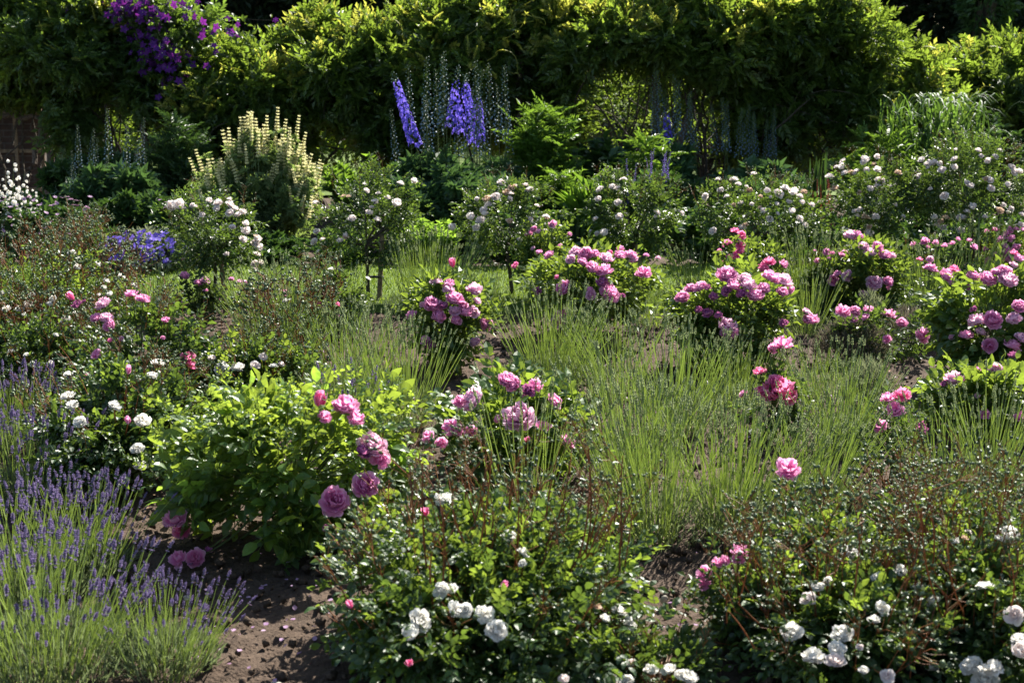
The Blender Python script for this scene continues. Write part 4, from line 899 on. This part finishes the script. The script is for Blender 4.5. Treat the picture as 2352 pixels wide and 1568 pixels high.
# ================================================================== the rose bed: pink rose bushes
pg = 'pink rose bushes in the bed'
b = bush
B8, B4 = ROSE8, ROSE4
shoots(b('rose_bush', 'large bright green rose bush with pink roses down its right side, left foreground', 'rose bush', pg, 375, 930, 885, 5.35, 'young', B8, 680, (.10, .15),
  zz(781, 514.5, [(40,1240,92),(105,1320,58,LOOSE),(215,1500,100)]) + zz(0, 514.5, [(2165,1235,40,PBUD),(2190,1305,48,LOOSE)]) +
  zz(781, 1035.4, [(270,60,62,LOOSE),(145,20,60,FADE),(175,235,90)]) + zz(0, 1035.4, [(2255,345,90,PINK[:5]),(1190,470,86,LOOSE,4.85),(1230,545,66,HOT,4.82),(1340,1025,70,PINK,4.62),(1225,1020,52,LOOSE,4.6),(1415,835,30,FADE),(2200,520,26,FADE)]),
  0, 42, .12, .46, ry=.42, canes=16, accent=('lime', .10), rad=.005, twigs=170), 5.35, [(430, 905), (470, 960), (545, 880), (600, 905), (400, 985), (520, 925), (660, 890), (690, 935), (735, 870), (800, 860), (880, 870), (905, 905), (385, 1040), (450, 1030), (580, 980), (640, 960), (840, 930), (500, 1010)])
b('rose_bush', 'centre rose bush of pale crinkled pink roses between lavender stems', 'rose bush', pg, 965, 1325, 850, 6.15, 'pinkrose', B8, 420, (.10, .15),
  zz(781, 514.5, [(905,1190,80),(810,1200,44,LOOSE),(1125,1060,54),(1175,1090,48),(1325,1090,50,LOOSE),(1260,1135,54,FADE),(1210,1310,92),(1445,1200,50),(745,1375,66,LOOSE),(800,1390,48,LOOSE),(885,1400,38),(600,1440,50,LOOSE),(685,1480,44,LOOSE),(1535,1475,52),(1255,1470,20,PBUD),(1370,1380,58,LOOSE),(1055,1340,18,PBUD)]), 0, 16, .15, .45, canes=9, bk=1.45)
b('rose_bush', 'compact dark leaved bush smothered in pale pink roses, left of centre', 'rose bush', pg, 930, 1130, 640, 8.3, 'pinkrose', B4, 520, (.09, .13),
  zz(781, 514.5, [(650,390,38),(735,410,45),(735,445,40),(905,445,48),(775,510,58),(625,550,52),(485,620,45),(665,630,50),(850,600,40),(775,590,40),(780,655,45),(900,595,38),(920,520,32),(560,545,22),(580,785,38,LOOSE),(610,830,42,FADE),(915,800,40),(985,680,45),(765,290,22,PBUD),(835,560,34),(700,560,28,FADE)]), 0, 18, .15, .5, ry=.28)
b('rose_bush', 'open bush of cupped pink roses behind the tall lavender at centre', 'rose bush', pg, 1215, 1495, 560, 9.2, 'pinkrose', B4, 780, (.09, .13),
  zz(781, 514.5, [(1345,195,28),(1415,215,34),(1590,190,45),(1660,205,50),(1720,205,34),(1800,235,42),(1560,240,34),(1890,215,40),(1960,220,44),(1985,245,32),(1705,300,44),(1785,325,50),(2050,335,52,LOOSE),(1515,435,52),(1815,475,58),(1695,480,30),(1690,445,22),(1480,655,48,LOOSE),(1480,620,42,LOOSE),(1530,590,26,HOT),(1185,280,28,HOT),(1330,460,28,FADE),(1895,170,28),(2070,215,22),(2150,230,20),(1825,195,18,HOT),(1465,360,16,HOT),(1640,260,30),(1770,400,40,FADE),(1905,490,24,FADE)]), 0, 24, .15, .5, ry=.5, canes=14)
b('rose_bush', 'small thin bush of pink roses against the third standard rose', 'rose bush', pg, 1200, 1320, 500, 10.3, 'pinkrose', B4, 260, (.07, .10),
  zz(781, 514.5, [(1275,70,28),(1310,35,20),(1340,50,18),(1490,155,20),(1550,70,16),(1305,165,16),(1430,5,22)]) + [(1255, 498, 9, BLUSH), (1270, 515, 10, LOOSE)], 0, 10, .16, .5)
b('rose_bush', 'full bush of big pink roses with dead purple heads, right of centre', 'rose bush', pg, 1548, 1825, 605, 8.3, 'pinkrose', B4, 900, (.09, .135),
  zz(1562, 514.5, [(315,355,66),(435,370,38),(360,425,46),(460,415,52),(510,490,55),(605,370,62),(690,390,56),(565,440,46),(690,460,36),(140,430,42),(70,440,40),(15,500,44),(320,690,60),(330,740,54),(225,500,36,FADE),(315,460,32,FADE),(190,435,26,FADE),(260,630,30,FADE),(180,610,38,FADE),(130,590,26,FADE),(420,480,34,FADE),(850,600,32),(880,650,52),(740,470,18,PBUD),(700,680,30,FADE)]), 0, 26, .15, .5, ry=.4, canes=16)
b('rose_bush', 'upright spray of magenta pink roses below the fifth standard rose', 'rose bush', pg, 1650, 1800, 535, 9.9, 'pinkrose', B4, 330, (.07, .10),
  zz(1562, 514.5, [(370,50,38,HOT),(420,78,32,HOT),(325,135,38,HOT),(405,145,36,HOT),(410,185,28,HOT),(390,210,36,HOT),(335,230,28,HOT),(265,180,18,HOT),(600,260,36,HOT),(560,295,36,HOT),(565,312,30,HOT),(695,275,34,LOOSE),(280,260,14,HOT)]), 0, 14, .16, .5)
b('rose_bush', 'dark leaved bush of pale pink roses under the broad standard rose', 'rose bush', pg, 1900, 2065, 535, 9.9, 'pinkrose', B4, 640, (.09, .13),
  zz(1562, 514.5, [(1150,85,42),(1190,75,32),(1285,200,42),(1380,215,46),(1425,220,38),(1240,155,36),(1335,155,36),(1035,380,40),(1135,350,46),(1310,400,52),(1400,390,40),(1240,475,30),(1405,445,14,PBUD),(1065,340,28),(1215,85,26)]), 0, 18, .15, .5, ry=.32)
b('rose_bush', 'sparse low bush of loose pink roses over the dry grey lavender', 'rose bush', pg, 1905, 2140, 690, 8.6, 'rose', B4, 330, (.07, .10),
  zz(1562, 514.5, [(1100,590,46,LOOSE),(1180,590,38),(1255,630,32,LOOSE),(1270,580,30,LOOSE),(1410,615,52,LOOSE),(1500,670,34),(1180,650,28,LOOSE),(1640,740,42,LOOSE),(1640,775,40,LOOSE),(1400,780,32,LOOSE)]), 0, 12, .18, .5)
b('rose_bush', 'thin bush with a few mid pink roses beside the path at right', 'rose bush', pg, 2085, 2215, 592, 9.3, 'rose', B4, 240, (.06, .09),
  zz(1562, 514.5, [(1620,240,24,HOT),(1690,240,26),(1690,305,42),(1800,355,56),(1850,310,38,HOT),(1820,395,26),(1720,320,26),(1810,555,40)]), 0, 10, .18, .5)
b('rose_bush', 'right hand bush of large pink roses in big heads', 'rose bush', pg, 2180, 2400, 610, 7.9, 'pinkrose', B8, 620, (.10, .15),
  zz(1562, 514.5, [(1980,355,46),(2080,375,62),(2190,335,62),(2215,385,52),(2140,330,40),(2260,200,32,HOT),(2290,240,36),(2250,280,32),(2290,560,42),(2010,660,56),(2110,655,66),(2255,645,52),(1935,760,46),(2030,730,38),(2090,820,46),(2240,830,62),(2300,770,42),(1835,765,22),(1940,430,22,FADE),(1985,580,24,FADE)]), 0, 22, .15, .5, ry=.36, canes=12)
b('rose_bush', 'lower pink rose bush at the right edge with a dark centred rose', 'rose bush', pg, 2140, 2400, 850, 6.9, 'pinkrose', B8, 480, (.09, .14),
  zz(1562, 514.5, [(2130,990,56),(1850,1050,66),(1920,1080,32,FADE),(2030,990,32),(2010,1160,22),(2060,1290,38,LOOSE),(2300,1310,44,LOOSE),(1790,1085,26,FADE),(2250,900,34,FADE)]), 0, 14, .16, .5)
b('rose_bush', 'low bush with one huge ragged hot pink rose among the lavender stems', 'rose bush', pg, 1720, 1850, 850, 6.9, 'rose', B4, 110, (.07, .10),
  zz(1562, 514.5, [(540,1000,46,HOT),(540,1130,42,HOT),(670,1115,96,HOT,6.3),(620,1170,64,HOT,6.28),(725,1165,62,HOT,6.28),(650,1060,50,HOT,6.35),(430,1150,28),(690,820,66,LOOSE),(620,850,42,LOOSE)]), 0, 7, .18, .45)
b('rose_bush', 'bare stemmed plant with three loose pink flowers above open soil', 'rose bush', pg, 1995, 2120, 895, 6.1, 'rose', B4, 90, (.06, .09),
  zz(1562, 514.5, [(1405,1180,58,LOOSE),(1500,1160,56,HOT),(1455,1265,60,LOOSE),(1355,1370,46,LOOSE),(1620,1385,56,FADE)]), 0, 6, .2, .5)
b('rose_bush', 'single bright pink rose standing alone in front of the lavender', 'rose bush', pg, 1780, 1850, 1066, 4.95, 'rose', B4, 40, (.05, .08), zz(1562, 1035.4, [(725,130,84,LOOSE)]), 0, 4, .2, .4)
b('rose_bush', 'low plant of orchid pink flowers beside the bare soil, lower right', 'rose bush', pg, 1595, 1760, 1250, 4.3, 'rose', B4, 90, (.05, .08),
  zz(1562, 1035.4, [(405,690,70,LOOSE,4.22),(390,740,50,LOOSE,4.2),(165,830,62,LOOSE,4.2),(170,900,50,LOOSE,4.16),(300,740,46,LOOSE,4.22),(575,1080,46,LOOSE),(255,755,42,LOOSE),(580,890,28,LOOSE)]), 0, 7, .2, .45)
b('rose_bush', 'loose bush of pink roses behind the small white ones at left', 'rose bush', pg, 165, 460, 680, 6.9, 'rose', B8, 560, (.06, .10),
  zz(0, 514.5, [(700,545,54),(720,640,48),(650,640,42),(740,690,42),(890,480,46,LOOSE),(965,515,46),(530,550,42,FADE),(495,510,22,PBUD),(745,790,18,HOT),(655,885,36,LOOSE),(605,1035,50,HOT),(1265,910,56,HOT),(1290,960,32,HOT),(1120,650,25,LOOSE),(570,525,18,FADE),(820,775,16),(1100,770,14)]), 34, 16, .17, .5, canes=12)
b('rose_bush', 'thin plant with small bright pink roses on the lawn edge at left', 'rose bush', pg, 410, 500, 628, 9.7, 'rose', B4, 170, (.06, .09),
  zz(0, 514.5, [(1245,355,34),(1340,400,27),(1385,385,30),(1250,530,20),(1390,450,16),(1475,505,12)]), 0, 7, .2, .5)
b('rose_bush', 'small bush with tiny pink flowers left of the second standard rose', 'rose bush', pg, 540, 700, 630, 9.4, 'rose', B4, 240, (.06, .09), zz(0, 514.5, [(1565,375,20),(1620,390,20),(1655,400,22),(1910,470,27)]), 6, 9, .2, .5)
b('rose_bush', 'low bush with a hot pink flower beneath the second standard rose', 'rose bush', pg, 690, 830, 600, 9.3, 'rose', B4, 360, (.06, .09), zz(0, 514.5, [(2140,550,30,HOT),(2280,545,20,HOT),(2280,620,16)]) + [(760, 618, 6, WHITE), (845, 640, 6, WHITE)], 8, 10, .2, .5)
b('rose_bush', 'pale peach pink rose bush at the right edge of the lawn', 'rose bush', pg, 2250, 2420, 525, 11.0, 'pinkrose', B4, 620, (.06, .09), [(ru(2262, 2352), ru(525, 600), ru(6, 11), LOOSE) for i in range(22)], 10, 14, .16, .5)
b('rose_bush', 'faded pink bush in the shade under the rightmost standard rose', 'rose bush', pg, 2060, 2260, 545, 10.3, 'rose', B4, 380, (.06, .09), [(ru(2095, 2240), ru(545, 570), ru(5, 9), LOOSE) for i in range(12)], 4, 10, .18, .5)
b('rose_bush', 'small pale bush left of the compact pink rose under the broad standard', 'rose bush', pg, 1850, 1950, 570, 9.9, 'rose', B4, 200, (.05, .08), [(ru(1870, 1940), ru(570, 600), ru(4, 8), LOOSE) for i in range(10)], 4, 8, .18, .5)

# ================================================================== white roses
wg = 'low white rose bushes'
b('rose_bush', 'foreground bush of small white roses with many green buds on reddish stalks, bottom centre', 'rose bush', wg, 765, 1430, 1195, 4.3, 'rose', B8, 3300, (.05, .085),
  zz(781, 1035.4, [(535,1150,76,WHITE),(795,1070,60,WHITE),(845,1075,46,WHITE),(985,1100,64,WHITE),(1055,1215,60,WHITE),(690,330,64,WHITE),(730,325,50,WHITE),(1140,575,46,WHITE),(1240,685,50,WHITE),(685,945,48,WHITE),(755,935,44,WHITE),(580,435,28,PBUD),(1885,1080,46,WHITE),(1935,1110,38,WHITE),(1960,1180,38,WHITE),(1730,1045,34,BLUSH),(500,1250,46,WHITE),(1510,1540,34,BLUSH),(470,1440,27,PBUD),(1570,380,30,WHITE),(1235,760,30,WHITE),(75,1060,20,PBUD),(1100,930,20,PBUD),(1790,1130,26,WHITE)]),
  58, 44, .14, .45, ry=.68, canes=20, stem_mat='redstem', twigs=420, spray_top=.25, accent=('pinkrose', .3), tall=[(930, 1500, 1015, 1210, 36), (1000, 1450, 1100, 1300, 18)])
b('rose_bush', 'wide low white rose bush along the bottom right, thick with green buds', 'rose bush', wg, 1685, 2130, 1265, 4.3, 'rose', B8, 2700, (.05, .085),
  zz(1562, 1035.4, [(755,1230,64,WHITE),(1095,1240,64,WHITE),(900,1390,62,WHITE),(1050,1420,64,BLUSH),(1060,1340,52,WHITE),(870,1000,46,BLUSH),(930,920,42,WHITE),(1145,690,52,WHITE),(1340,855,40,WHITE),(1475,830,40,WHITE),(1360,1075,40,WHITE),(1400,1520,44,BLUSH),(1310,1140,32,WHITE),(210,1285,20,PBUD),(1215,1325,24,BLUSH),(1240,1480,30,WHITE),(1000,890,30,WHITE)]),
  60, 36, .14, .42, ry=.6, canes=18, stem_mat='redstem', twigs=400, spray_top=.2, accent=('pinkrose', .3), tall=[(1650, 2130, 1190, 1330, 40), (1640, 2100, 1260, 1450, 30)])
b('rose_bush', 'white rose bush at the right edge with large full white roses low down', 'rose bush', wg, 2020, 2480, 1200, 4.4, 'rose', B8, 3200, (.05, .085),
  zz(1562, 1035.4, [(1710,1015,40,WHITE),(1970,1455,64,WHITE),(2110,1475,74,WHITE),(2060,1555,76,WHITE),(1700,1465,38,WHITE),(2260,1110,60,BLUSH),(2270,1350,52,BLUSH),(2220,590,56,WHITE),(2160,600,36,WHITE),(1950,545,24,BLUSH),(2060,920,48,WHITE),(1610,920,38,WHITE),(1925,590,26,BLUSH),(2290,1270,46,WHITE),(1860,610,24,WHITE)]),
  70, 34, .14, .45, ry=.72, canes=18, stem_mat='redstem', twigs=400, spray_top=.2, accent=('pinkrose', .3), tall=[(2050, 2352, 1090, 1250, 50), (2100, 2352, 1200, 1350, 30)])
b('rose_bush', 'corner of a white rose bush just entering the bottom edge', 'rose bush', wg, 1400, 1620, 1560, 4.0, 'rose', B8, 260, (.05, .085),
  zz(781, 1035.4, [(1970,1430,40,BLUSH),(2100,1480,42,WHITE),(2220,1480,48,WHITE),(2300,1510,34,WHITE),(1840,1550,48,BLUSH),(1940,1555,48,WHITE)]) + zz(1562, 1035.4, [(60,1530,56,WHITE)]), 6, 12, .16, .45, ry=.25, stem_mat='redstem')
b('rose_bush', 'dark leaved white rose bush left of the bright green bush', 'rose bush', wg, 100, 440, 850, 6.1, 'rose', B8, 2600, (.05, .085),
  zz(0, 514.5, [(1065,940,46,WHITE),(1030,1025,40,WHITE),(460,1165,40,WHITE),(490,1225,40,WHITE),(775,1230,34,WHITE),(540,1340,40,WHITE),(960,1345,44,WHITE),(930,1520,44,WHITE),(460,1015,32,WHITE),(865,1010,20,PBUD),(865,1345,18,PBUD)]) + zz(0, 1035.4, [(950,105,44,WHITE)]),
  34, 30, .14, .5, ry=.45, canes=16, stem_mat='redstem', twigs=220, accent=('pinkrose', .15))
shoots(b('rose_bush', 'bush of white roses and bare bud stalks behind the bright green bush', 'rose bush', wg, 420, 740, 790, 7.0, 'rose', B8, 1500, (.05, .085),
  zz(0, 514.5, [(1500,980,40,WHITE),(1610,970,44,WHITE),(1780,900,30,BLUSH),(1725,955,30,BLUSH),(1850,960,28,WHITE),(1575,1145,27,WHITE),(1330,910,32,WHITE),(1255,1035,28,WHITE),(1550,990,26,WHITE),(1430,905,26,BLUSH),(1190,1000,22,WHITE),(1900,945,22,BLUSH)]),
  36, 22, .15, .5, canes=12, stem_mat='redstem', twigs=180, accent=('young', .12)), 7.0, [(540, 820), (560, 850), (610, 840), (640, 850), (480, 850)])
b('rose_bush', 'large left hand rose bush covered in rusty red bud stalks', 'rose bush', wg, -160, 305, 585, 8.7, 'rose', B4, 3000, (.05, .085),
  zz(0, 514.5, [(445,650,30,WHITE),(45,575,28,WHITE),(355,505,28,WHITE),(135,575,24,WHITE),(190,560,24,WHITE),(700,430,20,WHITE),(735,480,20,WHITE),(485,195,24,WHITE),(525,240,20,WHITE),(665,270,22,WHITE),(520,285,24,WHITE),(825,355,24,WHITE),(905,415,22,WHITE),(720,385,22,WHITE),(505,610,17,WHITE),(215,480,18,WHITE),(330,540,18,WHITE),(670,480,16,BLUSH),(165,620,16,WHITE),(10,465,18,WHITE),(75,355,14,WHITE)]),
  150, 44, .14, .5, ry=1.0, canes=26, stem_mat='redstem', twigs=420, accent=('pinkrose', .15), spray_top=.5)
b('rose_bush', 'small rusty bush behind the large bud covered one at left', 'rose bush', wg, 120, 250, 515, 11.9, 'rose', B4, 700, (.05, .08), [], 30, 14, .16, .5, stem_mat='redstem', spray_top=.4)
b('rose_bush', 'thin bush of bare red stalks and buds in front of the lavender, left of centre', 'rose bush', wg, 590, 760, 690, 8.0, 'rose', B4, 160, (.04, .07), [(655, 690, 7, WHITE)], 40, 12, .2, .5, stem_mat='redstem', twigs=60, spray_top=.6)
b('rose_bush', 'low dark white rose bush in the left shade below the pink roses', 'rose bush', wg, -60, 200, 740, 7.4, 'rose', B4, 1500, (.05, .085), [(ru(10, 190), ru(745, 860), ru(5, 8), WHITE) for i in range(6)], 30, 20, .15, .5, stem_mat='redstem', spray_top=.3)
b('rose_bush', 'pruned bush of bare green stumps on open soil at right', 'rose bush', wg, 2080, 2230, 1050, 5.55, 'rose', B4, 60, (.05, .08), [], 10, 8, .2, .5, canes=14, twigs=10, rad=.006)

# ================================================================== lavender
lg, lp = 'green lavender plants not yet in flower', 'purple lavender plants at left'
lav = lavender
lav('purple lavender plant in the bottom left corner', lp, 90, 4.15, 250, 1255, 215, 'purple', (.05, 0), .5, 2200)
lav('purple lavender leaning right over the bare soil at the bottom', lp, 370, 4.15, 140, 1330, 130, 'purple', (.12, -.02), .45, 1000)
lav('purple lavender at the left edge, behind the bottom corner one', lp, 20, 4.75, 200, 1110, 165, 'purple', (.03, 0), .5, 2000)
lav('purple lavender with a lone tall spike beside the dark soil', lp, 185, 4.95, 120, 1105, 120, 'purple', (.08, 0), .45, 1500)
lav('purple lavender reaching the white rose bush on the left', lp, 60, 5.8, 150, 950, 170, 'purple', (.05, 0), .45, 1600)
lav('dense violet lavender at the left edge by the shaded soil', lp, 25, 6.7, 130, 850, 210, 'purple', (.04, 0), .45, 1500)
lav('small violet lavender below the rusty rose bush', lp, -15, 7.6, 90, 790, 110, 'purple', (0, 0), .4, 900)
lav('small purple lavender hidden behind the big pink rose', 'purple lavender', 800, 6.6, 62, 850, 60, 'purple', (0, 0), .4, 700)
for a in [('tall green lavender beside the leftmost standard rose', 635, 9.0, 120, 618, 170, (.0, -.05)),
          ('short green lavender tuft left of the second standard rose stem', 785, 9.6, 60, 615, 70, (0, 0)),
          ('bushy dark green lavender right of the stake and second standard rose', 985, 10.0, 105, 560, 190, (.05, 0)),
          ('green lavender in front of the thin red stalked bush', 640, 7.8, 120, 700, 150, (.05, 0)),
          ('green lavender left of the compact pink rose bush', 800, 7.6, 120, 720, 170, (.03, 0)),
          ('wide green lavender below the compact pink rose bush', 910, 7.0, 130, 790, 190, (.0, 0)),
          ('green lavender beside the yellow leafy shoot at centre left', 780, 6.7, 90, 860, 120, (.02, 0)),
          ('dense rounded lavender in the middle of the bed', 1270, 7.9, 125, 690, 190, (.0, -.05)),
          ('thin lavender stems in front of the cupped pink roses', 1420, 7.6, 110, 730, 110, (-.1, 0)),
          ('tall thin lavender left of the hot pink rose', 1560, 6.9, 130, 790, 170, (-.02, 0)),
          ('tall thin lavender right of the hot pink rose', 1945, 6.6, 85, 850, 120, (-.05, 0)),
          ('lavender in front of the centre pale pink roses', 1200, 5.5, 130, 935, 70, (-.05, 0)),
          ('open lavender clump right of the pale pink roses', 1440, 6.1, 140, 870, 150, (0, 0)),
          ('long stemmed lavender spraying left above the bud stalks', 1490, 5.35, 150, 960, 180, (-.12, 0)),
          ('thick green lavender clump in the right foreground', 1700, 5.45, 190, 985, 300, (.12, -.04)),
          ('long stemmed lavender leaning right beside the open soil', 1880, 5.7, 130, 960, 170, (.16, 0)),
          ('lavender on the soil between the full pink bush and the sparse one', 1870, 7.7, 90, 800, 100, (.03, 0)),
          ('thin lavender in front of the full pink bush', 1690, 7.4, 110, 790, 120, (.03, 0)),
          ('loose lavender left of the plant with three loose pink flowers', 1960, 6.5, 90, 890, 100, (.08, 0)),
          ('small lavender by the left end of the lawn', 345, 9.9, 55, 612, 60, (0, 0)),
          ('neat round lavender on the lawn edge behind the full pink bush', 1598, 10.6, 48, 580, 110, (0, 0)),
          ('tall feathery lavender left of the dark leaved pink rose', 1855, 10.0, 70, 560, 190, (.02, 0)),
          ('slanting lavender below the rightmost standard rose', 2130, 9.9, 90, 575, 110, (-.12, 0)),
          ('green lavender at the right edge of the bed', 2300, 5.9, 110, 930, 170, (.02, 0)),
          ('long lavender stems in front of the lower right pink roses', 2170, 5.75, 90, 980, 110, (-.12, 0)),
          ('lavender at the lawn edge below the third standard rose', 1110, 9.8, 70, 640, 80, (0, 0)),
          ('lavender at the lawn edge below the fourth standard rose', 1500, 9.7, 80, 650, 90, (.04, 0)),
          ('lavender between the full pink bush and the dark leaved one', 1860, 9.3, 60, 640, 90, (0, 0)),
          ('lavender behind the right hand pink rose heads', 2240, 10.6, 70, 530, 80, (0, 0))]:
    lav(a[0], lg, a[1], a[2], a[3] * 1.15, a[4] - (58 if a[2] < 7.3 else 24), int(a[5] * (.6 if a[2] < 7.3 else .85)), 'green', a[6], .46, int(a[5] * 4.5), 'lavleaf')
lav('dry grey lavender with dead twigs under the sparse pink roses', 'dry lavender plants', 1960, 8.5, 100, 725, 60, 'green', (0, 0), .6, 2600, 'deadlav', .95)
lav('dry brown grey lavender right of the other dry one', 'dry lavender plants', 2085, 8.9, 75, 705, 40, 'green', (0, 0), .6, 2000, 'deadlav', .95)
lav('small silver grey lavender tuft above the open soil', 'silver lavender plants', 1995, 7.3, 62, 810, 50, 'green', (.05, 0), .5, 1700, 'grey', .85)
lav('silvery tuft at the foot of the dark leaved pink rose', 'silver lavender plants', 2000, 9.3, 40, 660, 26, 'green', (.05, 0), .5, 900, 'grey', .9)

# ================================================================== small things on the soil
mb = MB(); n = 420
cs = np.array([at(x, y, d) for x, y, d in ((2180, 860, 8), (2050, 900, 7.4), (640, 1400, 4.6), (560, 1500, 4.4), (1450, 900, 7.6), (2150, 1050, 6.4), (1780, 1000, 6.8), (760, 780, 8.6), (1560, 1430, 4.5), (1300, 800, 8.2))]); cs[:, 2] = 0
p = cs[rng.integers(len(cs), size=n)] + rn(n, 3) * [.28, .28, 0]; p[:, 2] = .012 + .01 * rng.random(n)
mb.inst(leaf8(.9, .12, -.1), p, frames(dirs(n) * [1, 1, .2], nrm(rn(n, 3) * .35 + [0, 0, 1])), ru(.009, .022, n)); tag(mb.build('fallen_petals', [G['lilac']], None, True), kind='stuff')
mb = MB(); n = 420; a = np.stack([ru(-4.5, 4.5, n), ru(3.9, 10, n), ru(0, .012, n)], -1); b_ = a + rn(n, 3) * [.05, .05, .006]
mb.tubes(curve(a, b_, 4, rn(n, 3) * .01), .0018, 0, ru(0, 1, n)); tag(mb.build('fallen_twigs', [G['darkbark']]), kind='stuff')
mb = MB(); n = 900; p = np.stack([ru(-4.5, 4.5, n), ru(4, 10, n), ru(0, .012, n)], -1)
mb.inst(leaf8(.5, .1, -.2), p, frames(dirs(n) * [1, 1, .2], nrm(rn(n, 3) * .4 + [0, 0, 1])), ru(.015, .035, n)); tag(mb.build('fallen_leaves', [solid('dry_leaf', [(.3, (.14, .08, .04)), (.7, (.34, .22, .13))], .8)], None), kind='stuff')
STONEM = solid('flint', [(.3, (.30, .26, .21)), (.7, (.52, .48, .41))], .7, 20, .4)
def stone(label, x, y, w_, tall, tilt):
    d = ray(x, y); t = -CAM_H / d[2]; p = CAMP + d * t; me = bpy.data.meshes.new('stone'); import bmesh
    bm = bmesh.new(); bmesh.ops.create_icosphere(bm, subdivisions=3, radius=1)
    for v in bm.verts:
        q = np.array(v.co)[None]; f = 1 + .22 * float(wav(q + x, 3, 1.6)[0]) + .06 * float(wav(q, 5, 5)[0]); v.co *= f
        v.co.x *= w_; v.co.y *= w_ * .8; v.co.z *= tall
    bm.to_mesh(me); bm.free(); me.materials.append(STONEM); o = bpy.data.objects.new('stone', me); C.objects.link(o); o.location = (float(p[0]), float(p[1]), tall * .5); o.rotation_euler = (0, tilt, .4)
    tag(o, label, 'stone', 'stones on the soil')
stone('pale pointed flint standing on bare soil between the white rose bushes', 1525, 1385, .012, .022, .25)
stone('small buff stone on the shaded soil beside the lavender', 430, 1375, .014, .008, .1)
stone('flat pale stone on the soil below the fallen petals at left', 635, 1575, .02, .010, .1)
stone('small pale stone at the right of the pointed flint', 1548, 1402, .010, .006, 0)
